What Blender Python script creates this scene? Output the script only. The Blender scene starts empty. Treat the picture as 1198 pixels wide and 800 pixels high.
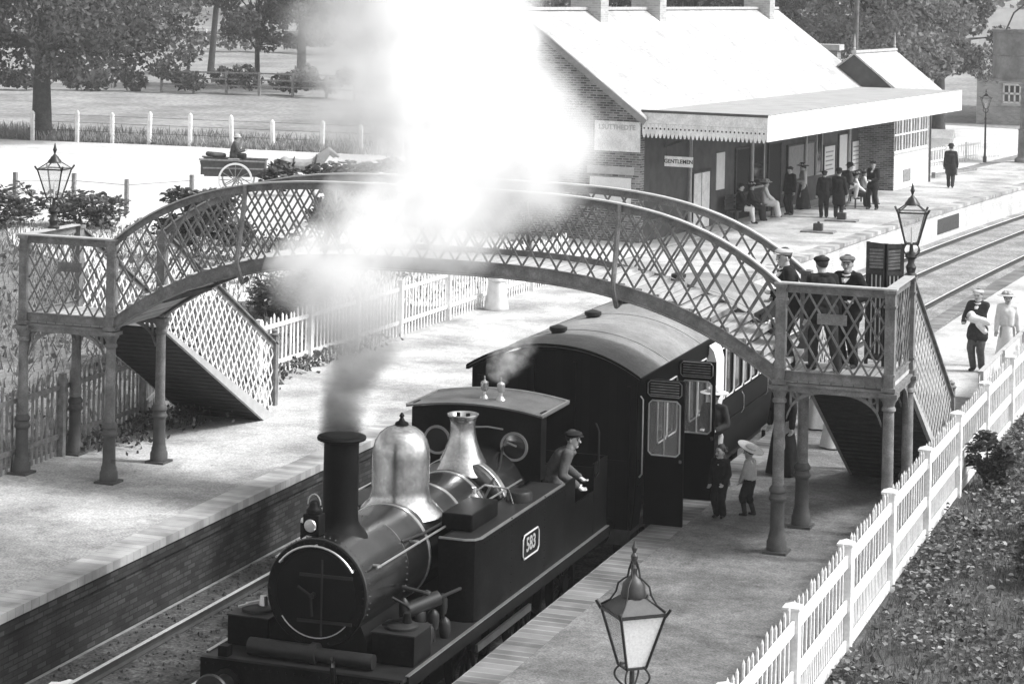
import bpy, bmesh, math, random
import numpy as np
from mathutils import Vector, Matrix
random.seed(7)
RNG = np.random.default_rng(11)
PI = math.pi
HAZE = .00045
scene = bpy.context.scene
COL = scene.collection

# ------------------------------------------------------------------ materials
def new_mat(name):
    m = bpy.data.materials.new(name); m.use_nodes = True
    nt = m.node_tree; b = nt.nodes['Principled BSDF']
    return m, nt, b

def N(nt, typ, **kw):
    n = nt.nodes.new(typ)
    for k, v in kw.items():
        if k.startswith('i_'):
            n.inputs[k[2:].replace('_', ' ')].default_value = v
        else:
            setattr(n, k, v)
    return n

def grey(v): return (v, v, v, 1)

def mat(name, v, rough=.7, metal=0., amp=.25, scale=6., fine=60., famp=.12, bump=.0, spec=.4, coat=0., detail=6, tight=.25, mid=0., patch=0.):
    """plain surface with two scales of mottling, grey"""
    m, nt, b = new_mat(name)
    tc = N(nt, 'ShaderNodeTexCoord')
    n1 = N(nt, 'ShaderNodeTexNoise'); n1.inputs['Scale'].default_value = scale; n1.inputs['Detail'].default_value = detail
    n2 = N(nt, 'ShaderNodeTexNoise'); n2.inputs['Scale'].default_value = fine; n2.inputs['Detail'].default_value = 3
    for n in (n1, n2): nt.links.new(tc.outputs['Object'], n.inputs['Vector'])
    a = N(nt, 'ShaderNodeMapRange'); a.inputs[1].default_value = .5-tight; a.inputs[2].default_value = .5+tight
    a.inputs[3].default_value = v * (1 - amp); a.inputs[4].default_value = v * (1 + amp)
    c = N(nt, 'ShaderNodeMapRange'); c.inputs[1].default_value = .5-tight; c.inputs[2].default_value = .5+tight
    c.inputs[3].default_value = 1 - famp; c.inputs[4].default_value = 1 + famp
    mu = N(nt, 'ShaderNodeMath', operation='MULTIPLY')
    nt.links.new(n1.outputs[0], a.inputs[0]); nt.links.new(n2.outputs[0], c.inputs[0])
    nt.links.new(a.outputs[0], mu.inputs[0]); nt.links.new(c.outputs[0], mu.inputs[1])
    if mid:
        n3 = N(nt, 'ShaderNodeTexNoise'); n3.inputs['Scale'].default_value = 7.; n3.inputs['Detail'].default_value = 8; n3.inputs['Roughness'].default_value = .7
        nt.links.new(tc.outputs['Object'], n3.inputs['Vector'])
        e = N(nt, 'ShaderNodeMapRange'); e.inputs[1].default_value = .36; e.inputs[2].default_value = .64; e.inputs[3].default_value = 1 - mid; e.inputs[4].default_value = 1 + mid
        m3 = N(nt, 'ShaderNodeMath', operation='MULTIPLY'); nt.links.new(n3.outputs[0], e.inputs[0]); nt.links.new(e.outputs[0], m3.inputs[0]); nt.links.new(mu.outputs[0], m3.inputs[1]); mu = m3
    if patch:
        n4 = N(nt, 'ShaderNodeTexNoise'); n4.inputs['Scale'].default_value = .55; n4.inputs['Detail'].default_value = 10; n4.inputs['Roughness'].default_value = .62; n4.inputs['Distortion'].default_value = .6
        nt.links.new(tc.outputs['Object'], n4.inputs['Vector'])
        e4 = N(nt, 'ShaderNodeMapRange', interpolation_type='SMOOTHSTEP'); e4.inputs[1].default_value = .46; e4.inputs[2].default_value = .60; e4.inputs[3].default_value = 1; e4.inputs[4].default_value = 1 - patch
        n5 = N(nt, 'ShaderNodeTexVoronoi', feature='F1'); n5.inputs['Scale'].default_value = 2.3; nt.links.new(tc.outputs['Object'], n5.inputs['Vector'])
        e5 = N(nt, 'ShaderNodeMapRange'); e5.inputs[1].default_value = .03; e5.inputs[2].default_value = .07; e5.inputs[3].default_value = .45; e5.inputs[4].default_value = 1
        m4 = N(nt, 'ShaderNodeMath', operation='MULTIPLY'); m5 = N(nt, 'ShaderNodeMath', operation='MULTIPLY')
        nt.links.new(n4.outputs[0], e4.inputs[0]); nt.links.new(n5.outputs['Distance'], e5.inputs[0])
        nt.links.new(e4.outputs[0], m4.inputs[0]); nt.links.new(e5.outputs[0], m4.inputs[1]); nt.links.new(m4.outputs[0], m5.inputs[0]); nt.links.new(mu.outputs[0], m5.inputs[1]); mu = m5
    nt.links.new(mu.outputs[0], b.inputs['Base Color'])
    b.inputs['Roughness'].default_value = rough; b.inputs['Metallic'].default_value = metal
    b.inputs['Specular IOR Level'].default_value = spec
    b.inputs['Coat Weight'].default_value = coat
    if bump:
        bp = N(nt, 'ShaderNodeBump'); bp.inputs['Strength'].default_value = bump; bp.inputs['Distance'].default_value = .02
        nt.links.new(n2.outputs[0], bp.inputs['Height']); nt.links.new(bp.outputs[0], b.inputs['Normal'])
    return m

def brick_mat(name, v, mortar, mode='xz', bw=.24, bh=.08, ms=.012, var=.35, stain=.3, rough=.85):
    """mode xz: upright wall (x+y, z); xy: paving, courses along y; yx"""
    m, nt, b = new_mat(name)
    tc = N(nt, 'ShaderNodeTexCoord'); sx = N(nt, 'ShaderNodeSeparateXYZ'); cx = N(nt, 'ShaderNodeCombineXYZ')
    nt.links.new(tc.outputs['Object'], sx.inputs[0])
    if mode == 'xz':
        ad = N(nt, 'ShaderNodeMath', operation='ADD')
        nt.links.new(sx.outputs[0], ad.inputs[0]); nt.links.new(sx.outputs[1], ad.inputs[1])
        nt.links.new(ad.outputs[0], cx.inputs[0]); nt.links.new(sx.outputs[2], cx.inputs[1])
    else:
        nt.links.new(sx.outputs[0], cx.inputs[0]); nt.links.new(sx.outputs[1], cx.inputs[1])
    br = N(nt, 'ShaderNodeTexBrick')
    br.inputs['Scale'].default_value = 1; br.inputs['Brick Width'].default_value = bw; br.inputs['Row Height'].default_value = bh
    br.inputs['Mortar Size'].default_value = ms; br.inputs['Bias'].default_value = -.2
    br.inputs['Color1'].default_value = grey(v * (1 - var)); br.inputs['Color2'].default_value = grey(v * (1 + var))
    br.inputs['Mortar'].default_value = grey(mortar)
    nt.links.new(cx.outputs[0], br.inputs['Vector'])
    n1 = N(nt, 'ShaderNodeTexNoise'); n1.inputs['Scale'].default_value = 1.3; n1.inputs['Detail'].default_value = 8
    nt.links.new(tc.outputs['Object'], n1.inputs['Vector'])
    a = N(nt, 'ShaderNodeMapRange'); a.inputs[1].default_value = .3; a.inputs[2].default_value = .7
    a.inputs[3].default_value = 1 - stain; a.inputs[4].default_value = 1 + stain
    nt.links.new(n1.outputs[0], a.inputs[0])
    vm = N(nt, 'ShaderNodeVectorMath', operation='SCALE')
    nt.links.new(br.outputs['Color'], vm.inputs[0]); nt.links.new(a.outputs[0], vm.inputs['Scale'])
    nt.links.new(vm.outputs[0], b.inputs['Base Color'])
    b.inputs['Roughness'].default_value = rough; b.inputs['Specular IOR Level'].default_value = .2
    bp = N(nt, 'ShaderNodeBump'); bp.inputs['Strength'].default_value = .5; bp.inputs['Distance'].default_value = .01; bp.invert = True
    nt.links.new(br.outputs['Fac'], bp.inputs['Height']); nt.links.new(bp.outputs[0], b.inputs['Normal'])
    return m

def leaf_mat(name, lo, hi, trans=.35):
    m, nt, b = new_mat(name)
    g = N(nt, 'ShaderNodeNewGeometry')
    a = N(nt, 'ShaderNodeMapRange'); a.inputs[3].default_value = lo; a.inputs[4].default_value = hi
    nt.links.new(g.outputs['Random Per Island'], a.inputs[0])
    nt.links.new(a.outputs[0], b.inputs['Base Color'])
    b.inputs['Roughness'].default_value = .5; b.inputs['Specular IOR Level'].default_value = .35
    tr = N(nt, 'ShaderNodeBsdfTranslucent'); nt.links.new(a.outputs[0], tr.inputs['Color'])
    mx = N(nt, 'ShaderNodeMixShader'); mx.inputs[0].default_value = trans
    out = nt.nodes['Material Output']
    nt.links.new(b.outputs[0], mx.inputs[1]); nt.links.new(tr.outputs[0], mx.inputs[2]); nt.links.new(mx.outputs[0], out.inputs['Surface'])
    return m

def board_mat(name, v, mode, pitch=.1, dark=.3, rough=.6, amp=.1, spec=.3):
    """grooved boards: dark thin joints every pitch metres along object axis mode (0/1/2)"""
    m, nt, b = new_mat(name)
    tc = N(nt, 'ShaderNodeTexCoord'); sx = N(nt, 'ShaderNodeSeparateXYZ'); nt.links.new(tc.outputs['Object'], sx.inputs[0])
    dv = N(nt, 'ShaderNodeMath', operation='DIVIDE'); dv.inputs[1].default_value = pitch
    fr = N(nt, 'ShaderNodeMath', operation='FRACT'); gt = N(nt, 'ShaderNodeMath', operation='GREATER_THAN'); gt.inputs[1].default_value = .1
    nt.links.new(sx.outputs[mode], dv.inputs[0]); nt.links.new(dv.outputs[0], fr.inputs[0]); nt.links.new(fr.outputs[0], gt.inputs[0])
    fl = N(nt, 'ShaderNodeMath', operation='FLOOR'); nt.links.new(dv.outputs[0], fl.inputs[0])
    wn = N(nt, 'ShaderNodeTexWhiteNoise', noise_dimensions='1D'); nt.links.new(fl.outputs[0], wn.inputs['W'])
    n1 = N(nt, 'ShaderNodeTexNoise'); n1.inputs['Scale'].default_value = 5; n1.inputs['Detail'].default_value = 6
    nt.links.new(tc.outputs['Object'], n1.inputs['Vector'])
    a = N(nt, 'ShaderNodeMapRange'); a.inputs[3].default_value = v * (1 - amp); a.inputs[4].default_value = v * (1 + amp)
    nt.links.new(wn.outputs[0], a.inputs[0])
    c = N(nt, 'ShaderNodeMapRange'); c.inputs[1].default_value = .3; c.inputs[2].default_value = .7; c.inputs[3].default_value = .8; c.inputs[4].default_value = 1.15
    nt.links.new(n1.outputs[0], c.inputs[0])
    mu = N(nt, 'ShaderNodeMath', operation='MULTIPLY'); nt.links.new(a.outputs[0], mu.inputs[0]); nt.links.new(c.outputs[0], mu.inputs[1])
    d = N(nt, 'ShaderNodeMapRange'); d.inputs[3].default_value = dark; d.inputs[4].default_value = 1
    nt.links.new(gt.outputs[0], d.inputs[0])
    m2 = N(nt, 'ShaderNodeMath', operation='MULTIPLY'); nt.links.new(mu.outputs[0], m2.inputs[0]); nt.links.new(d.outputs[0], m2.inputs[1])
    nt.links.new(m2.outputs[0], b.inputs['Base Color']); b.inputs['Roughness'].default_value = rough; b.inputs['Specular IOR Level'].default_value = spec
    return m

def glass_mat(name, v=.03, alpha=None):
    m, nt, b = new_mat(name)
    b.inputs['Base Color'].default_value = grey(v); b.inputs['Roughness'].default_value = .06; b.inputs['Specular IOR Level'].default_value = .6
    if alpha is not None:
        b.inputs['Alpha'].default_value = alpha
    return m

M = {}
M['near_platform_far'] = mat('near_platform_glare', .52, .9, amp=.2, scale=.7, fine=30, famp=.16, bump=.3, spec=.2, tight=.16, mid=.15, patch=.2)  # haze and overexposed glare beyond the stairs put into the platform colour
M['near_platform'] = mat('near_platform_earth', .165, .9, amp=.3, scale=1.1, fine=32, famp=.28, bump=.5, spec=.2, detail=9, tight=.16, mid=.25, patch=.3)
M['far_platform'] = mat('far_platform_gravel', .45, .9, amp=.26, scale=.6, fine=28, famp=.2, bump=.5, spec=.2, detail=9, tight=.16, mid=.18, patch=.28)
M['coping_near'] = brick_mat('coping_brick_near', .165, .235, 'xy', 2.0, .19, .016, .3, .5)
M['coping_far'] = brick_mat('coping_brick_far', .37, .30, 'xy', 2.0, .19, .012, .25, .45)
M['soot_brick'] = brick_mat('sooty_platform_brick', .05, .025, 'xz', .23, .075, .01, .45, .5)
M['pale_brick'] = brick_mat('sunlit_pale_brick', .62, .5, 'xz', .23, .075, .01, .12, .2)  # sunlight on the far stretch of the sooty wall put into pale brick
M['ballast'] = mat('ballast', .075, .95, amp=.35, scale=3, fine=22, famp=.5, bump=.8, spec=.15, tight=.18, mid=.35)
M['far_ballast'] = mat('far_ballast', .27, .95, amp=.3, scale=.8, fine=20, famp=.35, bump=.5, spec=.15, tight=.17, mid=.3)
M['rail'] = mat('steel_rail', .85, .35, .6, amp=.1, scale=8)
M['rust'] = mat('rusty_rail_web', .045, .8, amp=.3)
M['meadow'] = mat('meadow_grass', .25, .95, amp=.25, scale=.18, fine=3.5, famp=.28, spec=.1, detail=9, tight=.16)
M['rough_ground'] = mat('rough_ground', .17, .95, amp=.45, scale=.5, fine=14, famp=.5, bump=.5, spec=.1)
M['embankment'] = mat('embankment_turf', .10, .95, amp=.4, scale=1.2, fine=30, famp=.5, bump=.6, spec=.1)
M['road'] = mat('chalky_road', .58, .95, amp=.1, scale=.4, fine=8, famp=.08, spec=.1, tight=.18, mid=.08, patch=.14)
M['iron'] = mat('grey_bridge_paint', .165, .6, amp=.3, scale=5, fine=50, famp=.2, tight=.18, mid=.2)
M['iron_dark'] = mat('dark_plinth_paint', .07, .6, amp=.3, scale=6, fine=60, famp=.2)
M['iron_light'] = mat('pale_highlight_paint', .42, .5, amp=.15)  # bright highlight on the handrail tops put into a paler paint
M['deck'] = board_mat('deck_planks', .42, 0, .16, .5, .8)
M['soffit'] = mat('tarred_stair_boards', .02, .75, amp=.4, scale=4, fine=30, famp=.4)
M['lamp_iron'] = mat('lamp_ironwork', .035, .4, .2, amp=.25, scale=12)
M['lamp_roof'] = mat('lamp_roof_metal', .05, .5, .1, amp=.3, scale=9)
M['opal'] = mat('opal_lamp_glass', .85, .25, amp=.03)
M['white_paint'] = mat('white_fence_paint', .74, .6, amp=.14, scale=3, fine=24, famp=.10, tight=.18, mid=.06)
M['grey_timber'] = mat('weathered_timber', .22, .8, amp=.4, scale=9, fine=60, famp=.25)
M['dark_timber'] = mat('dark_timber', .05, .7, amp=.4, scale=9, fine=60, famp=.25)
M['loco_black'] = mat('locomotive_black_paint', .004, .42, amp=.6, scale=2, fine=30, famp=.5, spec=.09, tight=.18, mid=.4)
M['smokebox_black'] = mat('smokebox_black', .005, .6, amp=.5, scale=3, fine=50, famp=.4, spec=.10)
M['boiler'] = mat('boiler_polished_paint', .12, .24, .95, amp=.3, scale=2.5, fine=40, famp=.15, spec=.9)
M['brass'] = mat('polished_brass', .46, .24, .9, amp=.3, scale=4, fine=26, famp=.12, tight=.2, mid=.15)
M['bright'] = mat('bright_steel', .55, .3, .85, amp=.12)
M['footplate'] = mat('worn_footplate', .012, .5, .1, amp=.5, scale=4, fine=40, famp=.3)
M['cab_roof'] = mat('sooty_cab_roof', .10, .55, amp=.45, scale=2.5, fine=40, famp=.25)
M['coach_roof'] = mat('coach_roof_canvas', .22, .65, amp=.25, scale=1.2, fine=34, famp=.15, tight=.17, mid=.15)
M['coach_dark'] = mat('dark_coach_paint', .005, .45, amp=.4, scale=3, fine=50, famp=.25, spec=.05)
M['coach_end'] = board_mat('matchboard_coach_end', .006, 0, .14, .5, .7, .3, spec=.04)
M['coach_line'] = mat('pale_window_moulding', .5, .45, amp=.15)
M['cream'] = mat('cream_panel', .74, .45, amp=.06)
M['glass'] = glass_mat('dark_window_glass', .02)
M['clear_glass'] = glass_mat('clear_lamp_glass', .5, .25)
M['station_brick'] = brick_mat('station_brick', .18, .30, 'xz', .23, .075, .014, .55, .35)
M['slate'] = brick_mat('pale_slate_roof', .46, .36, 'xy', .3, .25, .02, .16, .2)
M['canopy_roof'] = mat('leaded_canopy_roof', .33, .8, amp=.15, scale=1.5)
M['stone'] = mat('dressed_stone', .42, .8, amp=.15)
M['weatherboard'] = board_mat('white_weatherboard', .78, 2, .15, .75, .6, .03)
M['station_wall'] = mat('brown_station_wall', .075, .8, amp=.3, scale=3)
M['poster'] = mat('paper_poster', .7, .8, amp=.08, scale=3)
M['notice'] = mat('grey_notice_board', .26, .8, amp=.15)
M['sign_black'] = mat('sign_lettering', .02, .6, amp=.1)
M['sign_faint'] = mat('weathered_lettering', .42, .7, amp=.1)
M['tank'] = mat('water_tank_iron', .19, .5, .1, amp=.3, scale=1.5, tight=.18, mid=.15)
M['house_brick'] = brick_mat('house_brick', .42, .46, 'xz', .23, .075, .01, .2, .15)
M['bark'] = mat('bark', .05, .9, amp=.4, scale=5, fine=30, famp=.4, bump=.8)
M['bark_pale'] = mat('pale_bark', .14, .9, amp=.4, scale=5, fine=30, famp=.4, bump=.8)
M['leaf_dark'] = leaf_mat('dark_leaves', .04, .16)
M['leaf_mid'] = leaf_mat('mid_leaves', .065, .23)
M['leaf_pale'] = leaf_mat('pale_leaves', .09, .3)
M['leaf_hedge'] = leaf_mat('hedge_leaves', .03, .1, .2)
M['weed'] = leaf_mat('weed_leaves', .035, .27, .25)
M['blade'] = leaf_mat('grass_blades', .06, .21, .25)
M['rough_blade'] = leaf_mat('rough_grass_blades', .11, .2, .25)
M['skin'] = mat('skin', .42, .55, amp=.08, scale=20)
M['hair'] = mat('dark_hair', .03, .6, amp=.3, scale=40)
M['cloth_black'] = mat('black_wool', .018, .9, amp=.35, scale=14, fine=90, famp=.2, spec=.15)
M['cloth_dark'] = mat('dark_serge', .035, .9, amp=.3, scale=14, fine=90, famp=.2, spec=.15)
M['cloth_grey'] = mat('grey_jacket_cloth', .14, .9, amp=.3, scale=14, fine=90, famp=.2, spec=.15)
M['cloth_brown'] = mat('mid_tweed', .085, .9, amp=.3, scale=14, fine=90, famp=.25, spec=.15)
M['cloth_white'] = mat('white_cotton', .75, .85, amp=.07, scale=12)
M['cloth_pale'] = mat('pale_cotton', .45, .85, amp=.12, scale=12)
M['straw'] = mat('straw', .5, .8, amp=.15, scale=20)
M['leather'] = mat('black_leather', .02, .4, amp=.2)
M['dark_spot'] = mat('dark_pupil', .02, .3, amp=.1)
M['horse_coat'] = mat('grey_horse_coat', .3, .7, amp=.25, scale=4)
M['cart_wood'] = mat('dark_cart_boards', .06, .7, amp=.4, scale=8)
M['churn'] = mat('tinned_milk_churn', .6, .4, .5, amp=.12)
M['coal'] = mat('coal', .008, .7, amp=.5, scale=30)

# ------------------------------------------------------------------ mesh builder
class MB:
    def __init__(s): s.v = []; s.f = []
    def add(s, vs, fs):
        k = len(s.v); s.v += [tuple(p) for p in vs]; s.f += [tuple(i + k for i in f) for f in fs]; return s
    def box(s, x0, x1, y0, y1, z0, z1):
        return s.add([(x0,y0,z0),(x1,y0,z0),(x1,y1,z0),(x0,y1,z0),(x0,y0,z1),(x1,y0,z1),(x1,y1,z1),(x0,y1,z1)],
                     [(0,3,2,1),(4,5,6,7),(0,1,5,4),(1,2,6,5),(2,3,7,6),(3,0,4,7)])
    def bar(s, p0, p1, w, t, up=(0,0,1)):
        """rectangular bar, w across, t along the up direction"""
        p0, p1 = Vector(p0), Vector(p1); d = (p1 - p0).normalized(); u = Vector(up)
        a = d.cross(u)
        if a.length < 1e-5: a = d.cross(Vector((1, 0, 0)))
        a.normalize(); b = a.cross(d).normalized(); a *= w / 2; b *= t / 2
        q = [p0-a-b, p0+a-b, p0+a+b, p0-a+b, p1-a-b, p1+a-b, p1+a+b, p1-a+b]
        return s.add(q, [(0,1,2,3),(7,6,5,4),(4,5,1,0),(5,6,2,1),(6,7,3,2),(7,4,0,3)])
    def ribbon(s, pts, w, t, up=(0,0,1)):
        """swept rectangular section along a polyline"""
        P = [Vector(p) for p in pts]; rings = []
        for i, p in enumerate(P):
            d = (P[min(i+1, len(P)-1)] - P[max(i-1, 0)]).normalized()
            a = d.cross(Vector(up)); a.normalize(); b = a.cross(d).normalized()
            rings.append([p-a*w/2-b*t/2, p+a*w/2-b*t/2, p+a*w/2+b*t/2, p-a*w/2+b*t/2])
        return s.rings(rings)
    def rings(s, rings, cap=True, closed=False):
        n = len(rings[0]); vs = [p for r in rings for p in r]; fs = []
        m = len(rings)
        for i in range(m if closed else m - 1):
            j = (i + 1) % m
            for k in range(n):
                l = (k + 1) % n
                fs.append((i*n+k, i*n+l, j*n+l, j*n+k))
        if cap and not closed:
            fs.append(tuple(range(n-1, -1, -1))); fs.append(tuple((m-1)*n + k for k in range(n)))
        return s.add(vs, fs)
    def tube(s, pts, r, seg=8, closed=False):
        P = [Vector(p) for p in pts]; rings = []; up = None; n = len(P)
        for i, p in enumerate(P):
            if closed: d = (P[(i+1) % n] - P[i-1]).normalized()
            else: d = (P[min(i+1, n-1)] - P[max(i-1, 0)]).normalized()
            if up is None:
                up = Vector((0,0,1)) if abs(d.z) < .9 else Vector((1,0,0))
            a = d.cross(up).normalized(); b = a.cross(d).normalized(); up = b
            rr = r[i] if isinstance(r, (list, tuple)) else r
            rings.append([p + (a*math.cos(2*PI*k/seg) + b*math.sin(2*PI*k/seg))*rr for k in range(seg)])
        return s.rings(rings, closed=closed)
    def cyl(s, p0, p1, r0, r1=None, seg=16):
        return s.tube([p0, p1], [r0, r0 if r1 is None else r1], seg)
    def lathe(s, prof, o=(0,0,0), axis='Z', seg=20, cap=True, sx=1., sy=1., fold=None):
        rings = []
        for r, z in prof:
            ring = []
            for k in range(seg):
                a = 2*PI*k/seg; rr = r
                if fold: rr = r * (1 + fold[1] * (z if False else 1) * math.sin(fold[0]*a) * min(1, max(0, (fold[2]-z)/fold[2])))
                c, d = rr*math.cos(a)*sx, rr*math.sin(a)*sy
                if axis == 'Z': p = (o[0]+c, o[1]+d, o[2]+z)
                elif axis == 'Y': p = (o[0]+c, o[1]+z, o[2]-d)
                else: p = (o[0]+z, o[1]+c, o[2]+d)
                ring.append(p)
            rings.append(ring)
        return s.rings(rings, cap=cap)
    def prism(s, poly, axis, d0, d1):
        """polygon (list of 2-D points) extruded along axis: 'Y' uses (x,z), 'X' uses (y,z), 'Z' uses (x,y)"""
        def P(p, d):
            return (p[0], d, p[1]) if axis == 'Y' else ((d, p[0], p[1]) if axis == 'X' else (p[0], p[1], d))
        n = len(poly)
        vs = [P(p, d0) for p in poly] + [P(p, d1) for p in poly]
        fs = [tuple(range(n)), tuple(range(2*n-1, n-1, -1))] + [(k, n+k, n+(k+1) % n, (k+1) % n) for k in range(n)]
        return s.add(vs, fs)
    def ball(s, c, r, seg=12, rx=1., ry=1., rz=1.):
        prof = [(max(.001, r*math.sin(PI*i/8)), -r*math.cos(PI*i/8)*1.) for i in range(9)]
        rings = []
        for rr, z in prof:
            rings.append([(c[0]+rr*math.cos(2*PI*k/seg)*rx, c[1]+rr*math.sin(2*PI*k/seg)*ry, c[2]+z*rz) for k in range(seg)])
        return s.rings(rings)
    def capsule(s, p0, r0, p1, r1, seg=10):
        p0, p1 = Vector(p0), Vector(p1); d = p1 - p0; L = d.length
        if L < 1e-6: return s.ball(p0, max(r0, r1))
        d /= L; pts = []; rs = []
        for i in range(4):
            a = PI/2*(i/3.5 + .02); pts.append(p0 - d*r0*math.cos(a)); rs.append(max(.002, r0*math.sin(a)))
        pts.append(p0); rs.append(r0); pts.append(p1); rs.append(r1)
        for i in range(3, -1, -1):
            a = PI/2*(i/3.5 + .02); pts.append(p1 + d*r1*math.cos(a)); rs.append(max(.002, r1*math.sin(a)))
        return s.tube(pts, rs, seg)
    def build(s, name, m, parent=None, smooth=True, bevel=0., angle=38., remesh=None):
        me = bpy.data.meshes.new(name)
        V = s.v
        if parent is not None and parent.get('_o') is not None:
            o0 = parent['_o']; V = [(p[0]-o0[0], p[1]-o0[1], p[2]-o0[2]) for p in V]
        me.from_pydata(V, [], s.f); me.update()
        bm = bmesh.new(); bm.from_mesh(me); bmesh.ops.recalc_face_normals(bm, faces=bm.faces); bm.to_mesh(me); bm.free()
        o = bpy.data.objects.new(name, me); COL.objects.link(o)
        me.materials.append(m)
        if smooth and not remesh:
            me.polygons.foreach_set('use_smooth', [True]*len(me.polygons)); me.set_sharp_from_angle(angle=math.radians(angle))
        if parent is not None:
            o.parent = parent
            if parent.get('_o') is not None: o['_o'] = (0., 0., 0.) if parent.type == 'EMPTY' and False else tuple(parent['_o'])
        if bevel:
            b = o.modifiers.new('bevel', 'BEVEL'); b.width = bevel; b.segments = 2; b.limit_method = 'ANGLE'; b.angle_limit = math.radians(40)
        if remesh:
            r = o.modifiers.new('remesh', 'REMESH'); r.mode = 'VOXEL'; r.voxel_size = remesh; r.use_smooth_shade = True
            sm = o.modifiers.new('smooth', 'SMOOTH'); sm.iterations = 2; sm.factor = .5
            if name in ('coat', 'trousers', 'blouse', 'skirt', 'shorts', 'shawl'):
                dm_ = o.modifiers.new('folds', 'DISPLACE'); dm_.texture = FOLD; dm_.strength = .024; dm_.mid_level = .3; dm_.texture_coords = 'LOCAL'
            BAKE.append(o)
        return o
BAKE = []
FOLD = bpy.data.textures.new('folds', 'CLOUDS'); FOLD.noise_scale = .13; FOLD.noise_depth = 3

def tag(o, label=None, cat=None, group=None, kind=None):
    if label: o['label'] = label
    if cat: o['category'] = cat
    if group: o['group'] = group
    if kind: o['kind'] = kind
    return o

def thing(name, label, cat, loc=(0,0,0), rz=0., group=None, local=False):
    """Empty at a thing's base. local=False: its parts are given in world coordinates (root must be unrotated)."""
    o = bpy.data.objects.new(name, None); COL.objects.link(o); o.empty_display_size = .2
    o.location = loc; o.rotation_euler = (0, 0, rz)
    if not local: o['_o'] = tuple(float(c) for c in loc)
    return tag(o, label, cat, group)

def children(o): return [c for c in bpy.data.objects if c.parent == o]
def copy_tree(o, parent=None):
    c = o.copy(); COL.objects.link(c)
    if parent is not None: c.parent = parent
    for ch in children(o): copy_tree(ch, c)
    return c

def struct(name, mb, m, smooth=False):
    return tag(mb.build(name, m, None, smooth), kind='structure')

def single(name, mb, m, label, cat, loc=(0,0,0), group=None, kind=None, **kw):
    """a thing that is one mesh, given in world coordinates, origin moved to loc"""
    mb.v = [(p[0]-loc[0], p[1]-loc[1], p[2]-loc[2]) for p in mb.v]
    o = mb.build(name, m, None, **kw); o.location = loc
    return tag(o, label, cat, group, kind)

def text_mesh(name, s, m, parent, size, mat4, depth=.004):
    cu = bpy.data.curves.new(name, 'FONT'); cu.body = s; cu.size = size; cu.align_x = 'CENTER'; cu.align_y = 'CENTER'; cu.extrude = depth; cu.offset = size*.022
    t = bpy.data.objects.new(name, cu); COL.objects.link(t)
    bpy.context.view_layer.update()
    me = bpy.data.meshes.new_from_object(t.evaluated_get(bpy.context.evaluated_depsgraph_get()))
    bpy.data.objects.remove(t); bpy.data.curves.remove(cu)
    me.transform(mat4); me.materials.clear(); me.materials.append(m)
    o = bpy.data.objects.new(name, me); COL.objects.link(o)
    o.parent = parent
    return o

# ------------------------------------------------------------------ layout of the railway
XR, XL = -8.97, -15.19           # platform edges (near, opposite)
def cv(Y): return (max(0., Y - 32.)**2)/930. if Y < 150 else 118**2/930. + (Y-150)*.2537
TZ = -1.06                        # ballast level
RT = -.91                         # rail top
def strip_rings(x0, x1, z0, z1, y0, y1, step=2.5):
    n = max(2, int((y1-y0)/step)); R = []
    for i in range(n+1):
        y = y0 + (y1-y0)*i/n; c = cv(y)
        R.append([(x0+c, y, z0), (x1+c, y, z0), (x1+c, y, z1), (x0+c, y, z1)])
    return R

# ground: one sheet to the horizon, sunk along the track
mb = MB(); xs = [-1500,-700,-350,-200,-120,-80,-60,-45,-36,-30,-24,-19.4,-15.5,-15.25,-8.9,-8.65,-5.25,-4.4,-3.2,-1.5,2,8,20,60,150,400,1500]
ys = [-60,-20,-5] + [2*k for k in range(0,61)] + [126,134,142,150,160,175,200,240,300,420,700,1500]
def gz(x, y):
    if -15.3 < x < -8.8: return TZ
    if x <= -15.3: 
        return -.06 + (.35*math.sin(x*.05+y*.03) if x < -60 and y > 100 else 0) + (max(0,y-190)*.045 if y > 190 else 0)
    if x < -5.3: return -.06 + (max(0,y-190)*.045 if y > 190 else 0)
    if x < -3.3: return -.14 + (max(0,y-190)*.045 if y > 190 else 0)
    return -.14 + min(1.2, (x+3.3)*.16) + (max(0,y-190)*.045 if y > 190 else 0)
for y in ys:
    for x in xs: mb.v.append((x + cv(y), y, gz(x, y)))
nx = len(xs)
for j in range(len(ys)-1):
    for i in range(nx-1): mb.f.append((j*nx+i, j*nx+i+1, (j+1)*nx+i+1, (j+1)*nx+i))
struct('ground', mb, M['meadow'])

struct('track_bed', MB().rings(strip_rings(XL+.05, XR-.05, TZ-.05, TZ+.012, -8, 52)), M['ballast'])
struct('track_bed_beyond_bridge', MB().rings(strip_rings(XL+.05, XR-.05, TZ-.05, TZ+.02, 52.02, 150)), M['far_ballast'])
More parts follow.
